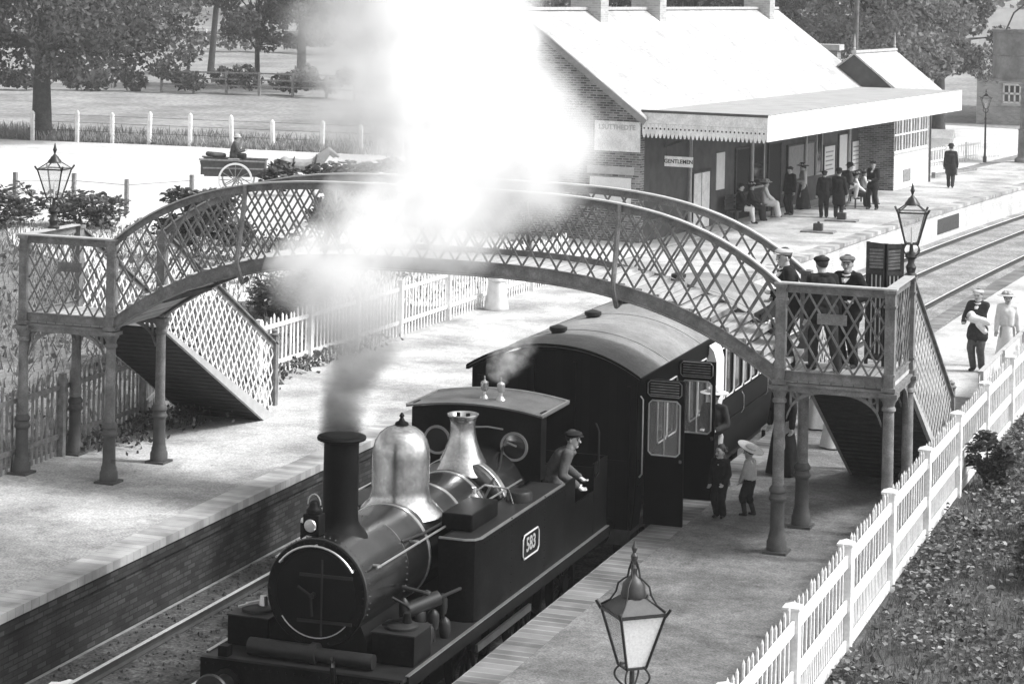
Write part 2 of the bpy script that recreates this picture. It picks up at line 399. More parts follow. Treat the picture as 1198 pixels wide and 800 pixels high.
# small ballast stones and paper scraps
def stones(name, n, x0, x1, y0, y1, z, m, smin, smax, flat=.6, fn=None):
    V = []; F = []
    for i in range(n):
        x, y = random.uniform(x0, x1), random.uniform(y0, y1); s_ = random.uniform(smin, smax); k = len(V)
        zz = z if fn is None else fn(x, y)
        a = random.random()*6; 
        pts = [(s_*math.cos(a+t)*random.uniform(.7,1.2), s_*math.sin(a+t)*random.uniform(.7,1.2)) for t in (0,1.3,2.6,3.9,5.1)]
        V += [(x+p[0]+cv(y), y+p[1], zz-.01) for p in pts] + [(x+p[0]*.6+cv(y), y+p[1]*.6, zz+s_*flat*random.uniform(.6,1.2)) for p in pts]
        F += [tuple(k+5+j for j in range(5))] + [(k+j, k+(j+1)%5, k+5+(j+1)%5, k+5+j) for j in range(5)]
    b = MB(); b.v, b.f = V, F
    return tag(b.build(name, m, None, False), 'loose grey stones scattered over the dark track bed', 'ballast', kind='stuff')
stones('ballast_stones', 5200, XL+.1, XL+3.6, 15, 52, TZ+.012, M['ballast'], .02, .055)

def rail_run(x, name='rail', parent=None, y0=-6., y1=150.):
    a = MB(); R = []; R2 = []; n = 60
    for i in range(n+1):
        y = y0+(y1-y0)*i/n; c = x+cv(y)
        R.append([(c-.06,y,RT-.14),(c+.06,y,RT-.14),(c+.06,y,RT-.12),(c+.014,y,RT-.1),(c+.014,y,RT-.04),(c+.034,y,RT-.03),(c+.034,y,RT-.006),(c-.034,y,RT-.006),(c-.034,y,RT-.03),(c-.014,y,RT-.04),(c-.014,y,RT-.1),(c-.06,y,RT-.12)])
        R2.append([(c-.03,y,RT-.0055),(c+.03,y,RT-.0055),(c+.026,y,RT),(c-.026,y,RT)])
    o = a.rings(R).build(name, M['rust'], parent, False)
    MB().rings(R2).build('rail_head', M['rail'], o, False)
    return o
for xa, lab in ((XL+.73, 'empty railway track beside the opposite platform wall'), (XR-.73-1.435, 'railway track under the tank engine, beside the near platform')):
    t = thing('railway_track', lab, 'railway track', (xa, 0, TZ))
    for dx in (0, 1.435):
        r = rail_run(xa+dx, 'rail', t)

# platforms (bodies butt against coping strips)
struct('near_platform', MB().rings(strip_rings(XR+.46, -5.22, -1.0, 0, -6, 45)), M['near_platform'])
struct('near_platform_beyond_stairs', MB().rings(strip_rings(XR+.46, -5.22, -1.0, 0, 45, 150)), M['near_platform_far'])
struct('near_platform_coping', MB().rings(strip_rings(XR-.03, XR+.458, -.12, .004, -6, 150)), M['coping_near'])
struct('near_platform_wall', MB().rings(strip_rings(XR+.03, XR+.43, -1.1, -.125, -6, 150)), M['soot_brick'])
struct('opposite_platform', MB().rings(strip_rings(-19.6, XL-.46, -1.0, 0, -6, 150)), M['far_platform'])
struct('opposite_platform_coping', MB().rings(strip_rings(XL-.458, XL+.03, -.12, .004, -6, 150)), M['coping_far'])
struct('opposite_platform_wall', MB().rings(strip_rings(XL-.43, XL-.03, -1.1, -.3, -6, 46)), M['soot_brick'])
struct('opposite_platform_wall_course', MB().rings(strip_rings(XL-.43, XL+.0, -.3, -.125, -6, 46)), M['soot_brick'])
struct('opposite_platform_pale_wall', MB().rings(strip_rings(XL-.43, XL-.01, -1.1, -.125, 46.02, 150)), M['pale_brick'])
# culvert opening in the pale wall
single('wall_opening', MB().rings(strip_rings(XL-.2, XL+.012, -.85, -.3, 82.6, 85.6, .5)), M['dark_timber'], 'dark rectangular opening low in the sunlit platform wall', 'wall opening', (XL+cv(84), 84, -.85), smooth=False)
# station apron behind the opposite platform
mb = MB()
mb.prism([(-19.55,52),(-19.2,60),(-15.3,100),(-11,134),(-30,140),(-36,58),(-26,50)], 'Z', -.5, -.004)
struct('station_yard', mb, M['road'])
# road to the left of the station
mb = MB(); mb.prism([(-120,86),(-39.6,63.5),(-36,58),(-30,140),(-28,128),(-43,97),(-58,94.5),(-120,92)], 'Z', -.5, -.012)
struct('road', mb, M['road'])
mb = MB(); mb.prism([(-120,20),(-19.6,15),(-19.6,52.5),(-26,50),(-36.2,57.5),(-39.8,63),(-120,85)], 'Z', -.5, -.03)
struct('rough_ground', mb, M['rough_ground'])
mb = MB()
R = []
for i in range(60):
    y = -10 + 160*i/59; c = cv(y)
    R.append([(-5.2+c, y, -.9), (8+c, y, -.9), (8+c, y, .95), (3+c, y, .75), (-1.5+c, y, .12), (-3.3+c, y, -.10), (-5.2+c, y, -.12)])
mb.rings(R); struct('embankment', mb, M['embankment'])
def embz(x, y):
    x -= cv(y)
    P = [(-5.2,-.12),(-3.3,-.10),(-1.5,.12),(3,.75),(8,.95)]
    for (a,za),(b,zb) in zip(P,P[1:]):
        if x <= b: return za+(zb-za)*(x-a)/(b-a)
    return .95

# ------------------------------------------------------------------ footbridge
Y0, Y1 = 31.4, 33.05
CXR, CXR2, CXL, CXL2 = -6.9, -5.35, -17.63, -19.21
XM, HS = (CXR+CXL)/2, (CXR-CXL)/2
ZD, ZT = 2.45, 3.82
def zb(x): return 2.40 + 1.28*(1-min(1, abs((x-XM)/HS))**3.1)
def zt(x): return ZT + 1.12*(1-min(1, abs((x-XM)/HS))**4.0)
bridge = thing('footbridge', 'arched grey iron lattice footbridge spanning both tracks between the platforms', 'footbridge', (XM, Y0, 0))

def make_girder(Y, nm='lattice_girder'):
    g = MB(); n = 48
    X = [CXL + (CXR-CXL)*i/n for i in range(n+1)]
    # bottom chord: web and two flanges
    R = [[(x, Y-.012, zb(x)-.02), (x, Y+.012, zb(x)-.02), (x, Y+.012, zb(x)+.16), (x, Y-.012, zb(x)+.16)] for x in X]
    root = MB().rings(R).build('bottom_chord', M['iron'], bridge)
    f = MB().ribbon([(x, Y, zb(x)-.03) for x in X], .16, .02).ribbon([(x, Y, zb(x)+.17) for x in X], .05, .018)
    f.build('chord_flange', M['iron'], root)
    R = [[(x, Y-.011, zt(x)-.13), (x, Y+.011, zt(x)-.13), (x, Y+.011, zt(x)-.022), (x, Y-.011, zt(x)-.022)] for x in X]
    tc = MB().rings(R).build('top_chord', M['iron'], bridge)
    MB().ribbon([(x, Y, zt(x)-.011) for x in X], .13, .022).build('handrail', M['iron_light'], tc)
    L = MB()
    def pp(u, z, sg): return (u, Y + .008*sg, z)
    pp_ = lambda u, z, sg: pp(u, z, sg)
    diag(L, lambda x: zb(x)+.1, lambda x: zt(x)-.08, CXL+.07, CXR-.07, pp_, 2.3, pitch=.265, slope=1.65, w=.031)
    L.build('lattice', M['iron'], bridge, smooth=False)

def diag(mb, lo, hi, x0, x1, P, base, pitch=.283, slope=1.37, w=.045, t=.011):
    H = 3.4
    for sg in (1, -1):
        k = -int(H/slope/pitch) - 2
        while True:
            xs0 = x0 + k*pitch
            k += 1
            if xs0 - H/slope > x1 + .1: break
            run = []; m = 170
            for i in range(m+1):
                dz = H*i/m; u = xs0 + sg*dz/slope; z = base + dz
                if x0 <= u <= x1 and lo(u) <= z <= hi(u): run.append((u, z))
                elif run: break
            if len(run) > 3:
                a, b = run[0], run[-1]; p, q = Vector(P(a[0], a[1], sg)), Vector(P(b[0], b[1], sg))
                nrm = (Vector(P(x0+.1, base+.1, 1)) - Vector(P(x0+.1, base+.1, -1))).normalized()
                mb.bar(p, q, w, t, up=nrm)
make_girder(Y0); make_girder(Y1)

# deck that follows the arch, with timber treads on the slopes
X = [CXL + (CXR-CXL)*i/40 for i in range(41)]
R = [[(x, Y0+.03, zb(x)+.02), (x, Y1-.03, zb(x)+.02), (x, Y1-.03, zb(x)+.09), (x, Y0+.03, zb(x)+.09)] for x in X]
dk = MB().rings(R).build('deck', M['deck'], bridge)
tr = MB()
for sgn in (-1, 1):
    for k in range(11):
        x = XM + sgn*(HS-.12-.26*k); z = zb(x)+.1
        MB().box(x-.13, x+.13, Y0+.04, Y1-.04, z, z+.075).build('tread', M['deck'], dk, False)
# cross girders seen from below
cg = MB()
for k in range(1, 12):
    x = CXL + (CXR-CXL)*k/12; MB().box(x-.03, x+.03, Y0+.02, Y1-.02, zb(x)-.06, zb(x)+.015).build('cross_beam', M['iron_dark'], dk, False)

def column(x, y):
    c = MB().lathe([(.084,.95),(.078,2.0),(.076,2.12),(.1,2.14),(.1,2.17),(.08,2.2),(.095,2.26),(.125,2.3),(.125,2.33)], (x,y,0), seg=18)
    c.box(x-.13, x+.13, y-.13, y+.13, 2.33, 2.385)
    o = c.build('column', M['iron'], bridge)
    b = MB().lathe([(.145,.03),(.145,.16),(.125,.2),(.125,.24),(.112,.27),(.104,.33),(.098,.70),(.104,.73),(.126,.75),(.13,.78),(.11,.81),(.106,.85),(.126,.87),(.126,.9),(.088,.96)], (x,y,0), seg=18)
    b.box(x-.17, x+.17, y-.17, y+.17, 0, .035)
    b.build('plinth', M['iron_dark'], o)
    p = MB().box(x-.07, x+.07, y-.07, y+.07, 2.46, ZT-.05)
    p.box(x-.1, x+.1, y-.1, y+.1, 2.40, 2.46).box(x-.085, x+.085, y-.085, y+.085, ZT-.25, ZT-.215).box(x-.09, x+.09, y-.09, y+.09, ZT-.05, ZT-.0)
    p.box(x-.085, x+.085, y-.085, y+.085, 2.62, 2.65)
    p.build('pilaster', M['iron'], o, False)
for x in (CXR, CXR2, CXL, CXL2):
    for y in (Y0, Y1): column(x, y)

def arch_bracket(x0, x1, y, along='X'):
    """cast spandrel under a landing between two columns"""
    g = MB(); n = 20; ztop, zs = 2.36, 1.9
    a, b = x0+.1, x1-.1; xm, h = (a+b)/2, (b-a)/2
    def arc(u): return zs + (2.30-zs)*(1-abs((u-xm)/h)**2.6)**.6 if abs((u-xm)/h) < 1 else zs
    R = []
    for i in range(n+1):
        u = a + (b-a)*i/n; z0 = arc(u)
        q = [(z0, -.02), (z0, .02), (min(z0+.055, ztop), .02), (min(z0+.055, ztop), -.02)]
        R.append([((u, y+d, z) if along == 'X' else (y+d, u, z)) for z, d in q])
    g.rings(R)
    for s_, e in ((a, 1), (b, -1)):
        for k in range(3):
            u = s_ + e*(.06+.09*k); zc = arc(u)+.05
            if zc < ztop-.02:
                p0, p1 = ((u, y, zc), (u, y, ztop)) if along == 'X' else ((y, u, zc), (y, u, ztop))
                g.bar(p0, p1, .022, .03)
        u = s_+e*.13; ring = [(u+.05*math.cos(t*PI/6), 2.26+.05*math.sin(t*PI/6)) for t in range(12)]
        g.tube([((p[0], y, p[1]) if along == 'X' else (y, p[0], p[1])) for p in ring], .014, 6, closed=True)
    if along == 'X': g.box(a-.03, b+.03, y-.05, y+.05, 2.30, 2.40).box(a-.03, b+.03, y-.075, y+.075, 2.385, 2.415)
    else: g.box(y-.05, y+.05, a-.03, b+.03, 2.30, 2.40).box(y-.075, y+.075, a-.03, b+.03, 2.385, 2.415)
    g.build('spandrel_bracket', M['iron'], bridge)
for a, b in ((CXR, CXR2), (CXL2, CXL)):
    arch_bracket(a, b, Y0); arch_bracket(a, b, Y1)
arch_bracket(Y0, Y1, CXR2, 'Y'); arch_bracket(Y0, Y1, CXL2, 'Y')

def panel(x0, x1, y, along='X'):
    a, b = x0+.075, x1-.075
    if along == 'X': P = lambda u, z, sg: (u, y+.008*sg, z)
    else: P = lambda u, z, sg: (y+.008*sg, u, z)
    g = MB(); diag(g, lambda u: 2.55, lambda u: ZT-.09, a, b, P, 2.40, pitch=.215, slope=1.72, w=.029)
    g.build('landing_lattice', M['iron'], bridge, False)
    h = MB(); k = MB()
    if along == 'X':
        h.box(a-.17, b+.17, y-.075, y+.075, ZT, ZT+.022); k.box(a, b, y-.012, y+.012, ZT-.12, ZT-.002); k2 = MB().box(a, b, y-.012, y+.012, 2.46, 2.58).box(a, b, y-.035, y+.035, 2.58, 2.595)
        hh = k.build('landing_rail', M['iron'], bridge, False)
    else:
        h.box(y-.073, y+.073, a-.0, b+.0, ZT+.003, ZT+.024); k.box(y-.012, y+.012, a, b, ZT-.12, ZT-.002); k2 = MB().box(y-.012, y+.012, a, b, 2.46, 2.58).box(y-.035, y+.035, a, b, 2.58, 2.595)
        hh = k.build('landing_rail', M['iron'], bridge, False)
    h.build('handrail', M['iron_light'], hh, False); k2.build('landing_rail', M['iron'], bridge, False)
panel(CXR, CXR2, Y0); panel(CXL2, CXL, Y0); panel(Y0, Y1, CXR2, 'Y'); panel(Y0, Y1, CXL2, 'Y')
for a, b in ((CXR, CXR2), (CXL2, CXL)):
    MB().box(a-.02, b+.02, Y0+.03, Y1-.03, 2.425, 2.475).build('landing_floor', M['deck'], bridge, False)
# small painted plates on the landing lattices
for x in (CXL2+.62, CXR+.52):
    MB().box(x, x+.42, Y0-.035, Y0-.02, 3.28, 3.43).build('name_plate', M['iron'], bridge, False)

def stair(x0, x1):
    YB = 37.35; n = 14; run = (YB-Y1)/n; rise = ZD/n
    st = MB()
    for s_ in (x0, x1):
        st.prism([(Y1+.02, ZD-.27), (Y1+.02, ZD-.21), (YB+.02, .035), (YB+.02, .0), (YB-.38, .0)], 'X', s_-.03, s_+.03)
    root = st.build('staircase', M['iron_light'], bridge, False)
    t = MB()
    for k in range(n):
        y = Y1 + run*k; z = ZD - rise*k
        if k: t.box(x0+.035, x1-.035, y, y+run+.03, z-.05, z)
    t.build('stair_tread', M['grey_timber'], root, False)
    so = MB()
    so.prism([(Y1+.03, ZD-.28), (Y1+.03, ZD-.24), (YB-.34, .0), (YB-.42, .0)], 'X', x0+.032, x1-.032)
    for k in range(22):      # horizontal boards lapped on the underside
        f = (k+.5)/22.5; y = Y1+.05+(YB-.42-Y1-.05)*f; z = ZD-.28+(0-ZD+.28)*f
        so.bar((x0+.035, y, z-.004), (x1-.035, y, z-.004), .03, .026, up=(0, .5, 1))
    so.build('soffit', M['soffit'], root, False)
    sl = (ZD)/(YB-Y1)
    for s_ in (x0, x1):
        g = MB(); lo = lambda u: ZD - (u-Y1)*sl + .06; hi = lambda u: ZT - (u-Y1)*sl*1.0 - .12
        # slanted lattice: diagonal flats built in the panel's sheared frame
        H = 3.4
        P = lambda u, z, sg: (s_+.008*sg, u, z)
        Pd = lambda u, z, sg: (s_+.008*sg, u, z - (u-Y1)*sl)
        gg = MB()
        for sg in (1, -1):
            k = -14
            while k < 40:
                u0 = Y1 + k*.20; k += 1; run_ = []
                for i in range(121):
                    dz = 1.7*i/120; u = u0 + sg*dz/1.5; z = 2.25+dz
                    if Y1+.08 <= u <= YB+.02 and 2.27 <= z <= ZT-.1: run_.append((u, z))
                    elif run_: break
                if len(run_) > 3: gg.bar(Pd(*run_[0], sg), Pd(*run_[-1], sg), .032, .011, up=(1,0,0))
        gg.build('stair_lattice', M['white_paint'] if x0 < -12 else M['iron_light'], root, False)  # sunlight on the stair lattice put into its paint, whitest on the left
        hr = MB().bar((s_, Y1, ZT+.0), (s_, YB+.1, ZT-(YB+.1-Y1)*sl), .12, .03)
        hr.bar((s_, Y1+.02, ZT-.09), (s_, YB+.02, ZT-.09-(YB-Y1)*sl), .024, .1)
        hr.build('stair_handrail', M['iron'], root, False)
        nw = MB().box(s_-.06, s_+.06, YB+.0, YB+.12, .2, 1.47).lathe([(.07,0),(.09,.03),(.05,.06),(.06,.1),(.01,.14)], (s_, YB+.06, 1.47), seg=10)
        nw.build('newel_post', M['iron'], root)
stair(CXR, CXR2); stair(CXL2, CXL)
# curved outrigger stays outside the girders
for y, e, xs_ in ((Y0, -1, (-15.33, -9.32)), (Y1, 1, (-14.6, -11.35))):
    for x in xs_:
        pts = []
        for i in range(15):
            t = i/14; z = zt(x)-.02 - (zt(x)-zb(x)+.02)*t
            pts.append((x, y + e*(.04 + .36*max(0, (t-.12))**1.2*(1 if t < .85 else (1-(t-.85)/.15*.9))), z - (.1 if t > .85 else 0)*(t-.85)/.15))
        pts.append((x, y+e*-.1, zb(x)-.11))
        MB().tube(pts, .04, 8).build('outrigger_stay', M['iron'], bridge)

# ------------------------------------------------------------------ gas lamps
def lamp(label, loc, post_h, rz, sc=1., post='column', glass='clear', group='square gas lanterns on posts'):
    r = thing('gas_lamp', label, 'street lamp', loc, rz, group, local=True)
    h = post_h
    if post == 'column':
        p = MB().lathe([(.09,0),(.09,.25),(.06,.32),(.05,.5),(.045,h-.55),(.06,h-.5),(.06,h-.46),(.035,h-.42),(.03,h-.22),(.05,h-.2),(.02,h-.16),(.016,h)], seg=12)
        p.bar((-.28,0,h-.7),(.28,0,h-.7),.02,.02)
    else:
        p = MB().lathe([(.09*sc,0),(.09*sc,.03),(.055*sc,.06),(.075*sc,.14),(.045*sc,.2),(.05*sc,.25),(.09*sc,.29),(.075*sc,.34),(.03*sc,.37),(.022*sc,h)], seg=12)
    p.build('post', M['lamp_iron'], r)
    # scroll brackets below the lantern
    b = MB()
    for k in range(4):
        a = k*PI/2 + PI/4; pts = []
        for i in range(13):
            t = i/12; rr = sc*(.02 + .15*math.sin(t*PI)**.8 if t < .7 else .02+.15*math.sin(.7*PI)**.8 + .0)
            rr = sc*(.02 + .13*math.sin(min(1, t*1.1)*PI*.8)); z = h - .2*sc + .22*sc*t
            pts.append((rr*math.cos(a), rr*math.sin(a), z))
        b.tube(pts, .009*sc, 6)
    b.build('scroll_bracket', M['lamp_iron'], r)
    zb_, zt_ = h, h + .44*sc; wb, wt = .085*sc, .195*sc
    fr = MB()
    cs = [(-1,-1),(1,-1),(1,1),(-1,1)]
    for (a, c) in cs:
        fr.bar((a*wb, c*wb, zb_), (a*wt, c*wt, zt_), .018*sc, .018*sc)
        fr.bar((a*wt, c*wt, zt_-.01), (a*(wt+.03*sc), c*(wt+.03*sc), zt_+.05*sc), .022*sc, .022*sc)
    for i in range(4):
        a, c = cs[i], cs[(i+1) % 4]
        fr.bar((a[0]*wb, a[1]*wb, zb_), (c[0]*wb, c[1]*wb, zb_), .02*sc, .016*sc)
        fr.bar((a[0]*wt, a[1]*wt, zt_), (c[0]*wt, c[1]*wt, zt_), .022*sc, .022*sc)
    fr.bar((-wb,0,zb_),(wb,0,zb_),.015*sc,.012*sc)
    f = fr.build('lantern_frame', M['lamp_iron'], r, False)
    for i in range(4):
        a, c = cs[i], cs[(i+1) % 4]; e = .96
        g = MB().add([(a[0]*wb*e, a[1]*wb*e, zb_+.01), (c[0]*wb*e, c[1]*wb*e, zb_+.01), (c[0]*wt*e, c[1]*wt*e, zt_-.012), (a[0]*wt*e, a[1]*wt*e, zt_-.012)], [(0,1,2,3)])
        g.build('pane', M['opal'] if (glass == 'opal' and i == 0) else M['clear_glass'], f, False)
    MB().cyl((0,0,zb_), (0,0,zb_+.17*sc), .012*sc, .012*sc, 8).cyl((0,0,zb_+.17*sc), (0,0,zb_+.23*sc), .022*sc, .008*sc, 8).build('burner', M['opal'], f)
    # roof
    if glass == 'opal':
        rr = MB(); w2, z2 = .085*sc, zt_+.115*sc
        for i in range(4):
            a, c = cs[i], cs[(i+1) % 4]
            rr.add([(a[0]*wt, a[1]*wt, zt_+.012), (c[0]*wt, c[1]*wt, zt_+.012), (c[0]*w2, c[1]*w2, z2), (a[0]*w2, a[1]*w2, z2)], [(0,1,2,3)])
        rr.build('lantern_roof', M['lamp_roof'], r, False)
        fn = MB().lathe([(.1*sc,.10),(.105*sc,.12),(.095*sc,.15),(.09*sc,.19),(.06*sc,.225),(.03*sc,.245),(.022*sc,.27),(.03*sc,.30),(.016*sc,.325),(.026*sc,.36),(.03*sc,.385),(.012*sc,.405),(.02*sc,.425),(.024*sc,.44),(.01*sc,.465),(.004*sc,.49)], (0,0,zt_), seg=14)
        fn.build('finial', M['lamp_roof'], r)
        rb = MB()
        for (a, c) in cs:
            k = 1.0
            pts = [(a*wt*k, c*wt*k, zt_+.02), (a*wt*.72, c*wt*.72, zt_+.07*sc), (a*w2*1.25, c*w2*1.25, zt_+.14*sc), (a*w2*1.1, c*w2*1.1, zt_+.21*sc), (a*w2*.7, c*w2*.7, zt_+.25*sc), (a*w2*.45, c*w2*.45, zt_+.27*sc), (a*w2*.35, c*w2*.35, zt_+.33*sc), (a*.012, c*.012, zt_+.40*sc)]
            rb.tube(pts, .0085*sc, 6)
        rb.build('roof_rib', M['lamp_iron'], r)
    else:
        rr = MB(); w2, z2 = .05*sc, zt_+.12*sc
        for i in range(4):
            a, c = cs[i], cs[(i+1) % 4]
            rr.bar((a[0]*wt, a[1]*wt, zt_), (a[0]*w2, a[1]*w2, z2), .014*sc, .014*sc)
            g2 = [(a[0]*wt*.97, a[1]*wt*.97, zt_+.01), (c[0]*wt*.97, c[1]*wt*.97, zt_+.01), (c[0]*w2, c[1]*w2, z2), (a[0]*w2, a[1]*w2, z2)]
            MB().add(g2, [(0,1,2,3)]).build('pane', M['clear_glass'], f, False)
        rr.build('lantern_roof', M['lamp_iron'], r, False)
        MB().lathe([(.11*sc,.10),(.10*sc,.13),(.07*sc,.17),(.055*sc,.2),(.03*sc,.22),(.012*sc,.25),(.02*sc,.28),(.032*sc,.31),(.02*sc,.35),(.006*sc,.42)], (0,0,zt_), seg=14).build('finial', M['lamp_iron'], r)
    return r
lamp('large gas lantern with opal glass, standing nearest the camera beside the white fence', (-4.31, 15.05, -.1), 3.365, math.radians(41), .87, 'column', 'opal')
lamp('clear gas lantern on the corner post of the landing above the near platform', (CXR2, Y1, ZT), .48, math.radians(12), 1.06, 'short')
lamp('clear gas lantern rising from the side rail of the left landing, over the bushes', (CXL2, 32.25, ZT+.02), .50, math.radians(8), 1.08, 'short')
lamp('small distant gas lamp on a tall post in front of the brick house', (-14.1, 107.9, 0), 2.55, .3, 1.1, 'column')

# wooden gate leaves at the head of the stairs
g = thing('stair_gate', 'dark louvred wooden gate standing folded at the stair head beside the landing lamp', 'gate', (-5.75, Y1-.15, ZD+.025))
for (xa, ya, xb, yb) in ((-5.98, Y1-.02, -5.70, Y1-.17), (-5.68, Y1-.17, -5.47, Y1-.06)):
    A, B = Vector((xa, ya, 0)), Vector((xb, yb, 0)); q = MB()
    for z, t in ((4.26, .07), (3.86, .06), (2.62, .08)): q.bar((xa, ya, z), (xb, yb, z), .035, t)
    for f_ in (0, 1): p = A.lerp(B, f_); q.bar((p.x, p.y, 2.5), (p.x, p.y, 4.3), .04, .05)
    q.bar((xa, ya, 2.66), (xb, yb, 2.66), .02, .04)
    q.add([(xa, ya+.012, 2.62), (xb, yb+.012, 2.62), (xb, yb+.012, 4.26), (xa, ya+.012, 4.26), (xa, ya+.024, 2.62), (xb, yb+.024, 2.62), (xb, yb+.024, 4.26), (xa, ya+.024, 4.26)], [(0,1,2,3),(7,6,5,4),(0,4,5,1),(2,6,7,3),(1,5,6,2),(0,3,7,4)])
    lf = q.build('gate_leaf', M['dark_timber'], g, False)
    q = MB()
    for k in range(6): q.bar((xa, ya, 3.93+.05*k), (xb, yb, 3.95+.05*k), .012, .035)
    q.build('louvre', M['grey_timber'], lf, False)
    q = MB()
    for k in range(1, 4): p = A.lerp(B, k/4); q.bar((p.x, p.y, 2.62), (p.x, p.y, 3.86), .018, .018)
    q.build('bar', M['white_paint'], lf, False)

# ------------------------------------------------------------------ tank locomotive
XC = -10.42
loco = thing('tank_locomotive', 'black side tank steam engine with bright dome standing at the near platform', 'locomotive', (XC, 26.5, RT))
FZ = .30                                         # footplate level
fp = MB().box(XC-1.22, XC+1.22, 22.98, 30.75, FZ-.04, FZ).build('footplate', M['footplate'], loco, False)
fe = MB()
for s_ in (-1, 1): fe.box(XC+s_*1.225-.02, XC+s_*1.225+.02, 23.1, 30.7, FZ-.14, FZ+.006)
fe.build('footplate_valance', M['loco_black'], fp, False)
for s_ in (-1, 1): MB().box(XC+s_*1.225-.022, XC+s_*1.225+.022, 23.1, 30.7, FZ+.007, FZ+.018).build('footplate_edge', M['bright'], fp, False)
bb = MB().box(XC-1.22, XC+1.22, 22.9, 22.98, -.22, FZ-.0)
for k in range(24):
    for z in (-.16, .24): bb.ball((XC-1.15+2.3*k/23, 22.898, z), .012, 6)
beam = bb.build('buffer_beam', M['loco_black'], loco, False)
for s_ in (-1, 1):
    q = MB().lathe([(.17,-.02),(.17,.03),(.12,.05),(.11,.22),(.075,.24),(.07,.36)], (XC+s_*.88, 22.9, .04), 'Y', 18)
    q.v = [(p[0], 22.9-(p[1]-22.9), p[2]) for p in q.v]
    b_ = q.build('buffer', M['loco_black'], loco)
    q = MB().lathe([(.07,.35),(.21,.37),(.215,.39),(.2,.415),(.1,.43)], (XC+s_*.88, 22.9, .04), 'Y', 24)
    q.v = [(p[0], 22.9-(p[1]-22.9), p[2]) for p in q.v]
    q.build('buffer_head', M['footplate'], b_)
q = MB().tube([(XC, 22.9, .02), (XC, 22.75, .02), (XC, 22.68, -.06), (XC, 22.74, -.14)], .03, 8)
for k in range(3): q.tube([(XC+.05*math.cos(t*.9), 22.74, -.2-.11*k+.07*math.sin(t*.9)) for t in range(7)], .014, 6, closed=True)
q.build('drawhook', M['bright'], loco)
q = MB().tube([(XC+.45, 22.95, .1), (XC+.45, 22.85, .3), (XC+.45, 22.8, .5), (XC+.47, 22.76, .42), (XC+.47, 22.76, .0)], .028, 8)
q.build('brake_hose', M['loco_black'], loco)
# frames and wheels
fr = MB()
for s_ in (-1, 1): fr.box(XC+s_*.6-.02, XC+s_*.6+.02, 23.0, 30.7, -.55, FZ-.045)
fr.box(XC-.6, XC+.6, 24.4, 28.9, -.35, .2)
fr.build('frame', M['loco_black'], loco, False)
def wheel(y, r):
    for s_ in (-1, 1):
        x = XC + s_*.755
        w = MB()
        prof = [(r-.06,-.06),(r,-.06),(r+.025,-.05*1) if False else (r,-.06),(r,.05),(r-.06,.05)]
        w.lathe([(r-.07,-.055),(r,-.055),(r,.055),(r-.07,.055),(r-.07,-.055)], (x, y, RT+r), 'X', 32, cap=False)
        w.lathe([(.01,-.08),(.13,-.08),(.13,.08),(.01,.08)], (x, y, RT+r), 'X', 16)
        for k in range(12):
            a = 2*PI*k/12; w.bar((x, y+.11*math.cos(a), RT+r+.11*math.sin(a)), (x, y+(r-.06)*math.cos(a), RT+r+(r-.06)*math.sin(a)), .045, .035)
        w.build('wheel', M['loco_black'], loco)
for y, r in ((24.45, .5), (26.3, .72), (28.35, .72), (30.0, .5)): wheel(y, r)
cp = MB().bar((XC+.87, 26.3, RT+.62), (XC+.87, 28.35, RT+.62), .04, .09); cp.build('coupling_rod', M['bright'], loco, False)
gb = MB()
for s_ in (-1, 1):
    gb.box(XC+s_*.9-.02, XC+s_*.9+.02, 23.3, 23.6, RT+.15, FZ-.15); gb.box(XC+s_*1.05-.15, XC+s_*1.05+.15, 23.3, 23.62, RT+.28, RT+.31)
gb.build('footstep', M['footplate'], loco, False)
# smokebox and boiler
SZ, SR = 1.04, .62
sb = MB().lathe([(.60,0),(SR,.02),(SR,1.25)], (XC, 23.36, SZ), 'Y', 48)
for y in (23.45, 24.55):
    for k in range(34):
        a = math.radians(-20+220*k/33); sb.ball((XC+.622*math.cos(a), y, SZ+.622*math.sin(a)), .010, 6)
smk = sb.build('smokebox', M['boiler'], loco)
q = MB().lathe([(.02,-.012),(.60,-.012),(.612,.0),(.612,.03)], (XC, 23.35, SZ), 'Y', 48)
for k in range(44):
    a = 2*PI*k/44; q.ball((XC+.575*math.cos(a), 23.337, SZ+.575*math.sin(a)), .011, 6)
q.build('smokebox_front', M['smokebox_black'], smk)
d_ = MB().lathe([(.01,-.075),(.2,-.07),(.38,-.05),(.49,-.025),(.50,-.01)], (XC, 23.35, SZ), 'Y', 40).build('smokebox_door', M['smokebox_black'], smk)
q = MB()
q.tube([(XC+.545*math.cos(a), 23.29, SZ+.545*math.sin(a)) for a in [math.radians(32+8*k) for k in range(15)]], .013, 8)
for a in (34, 90, 142): q.cyl((XC+.545*math.cos(math.radians(a)), 23.29, SZ+.545*math.sin(math.radians(a))), (XC+.545*math.cos(math.radians(a)), 23.36, SZ+.545*math.sin(math.radians(a))), .018, .012, 8)
q.build('door_handrail', M['bright'], smk)
q = MB().tube([(XC+.5*math.cos(a), 23.315, SZ+.5*math.sin(a)) for a in [math.radians(215+8*k) for k in range(14)]], .007, 6)
q.build('door_rim', M['bright'], smk)
q = MB().bar((XC-.18, 23.27, SZ+.22), (XC+.46, 23.30, SZ+.22), .02, .035).bar((XC-.2, 23.27, SZ-.3), (XC+.46, 23.30, SZ-.3), .02, .035)
q.bar((XC+.12, 23.22, SZ+.42), (XC+.12, 23.22, SZ-.44), .014, .02)
q.cyl((XC, 23.3, SZ), (XC, 23.2, SZ), .035, .03, 10)
q.bar((XC, 23.19, SZ), (XC+.02, 23.19, SZ-.22), .018, .022).bar((XC, 23.21, SZ), (XC-.17, 23.21, SZ+.1), .018, .022)
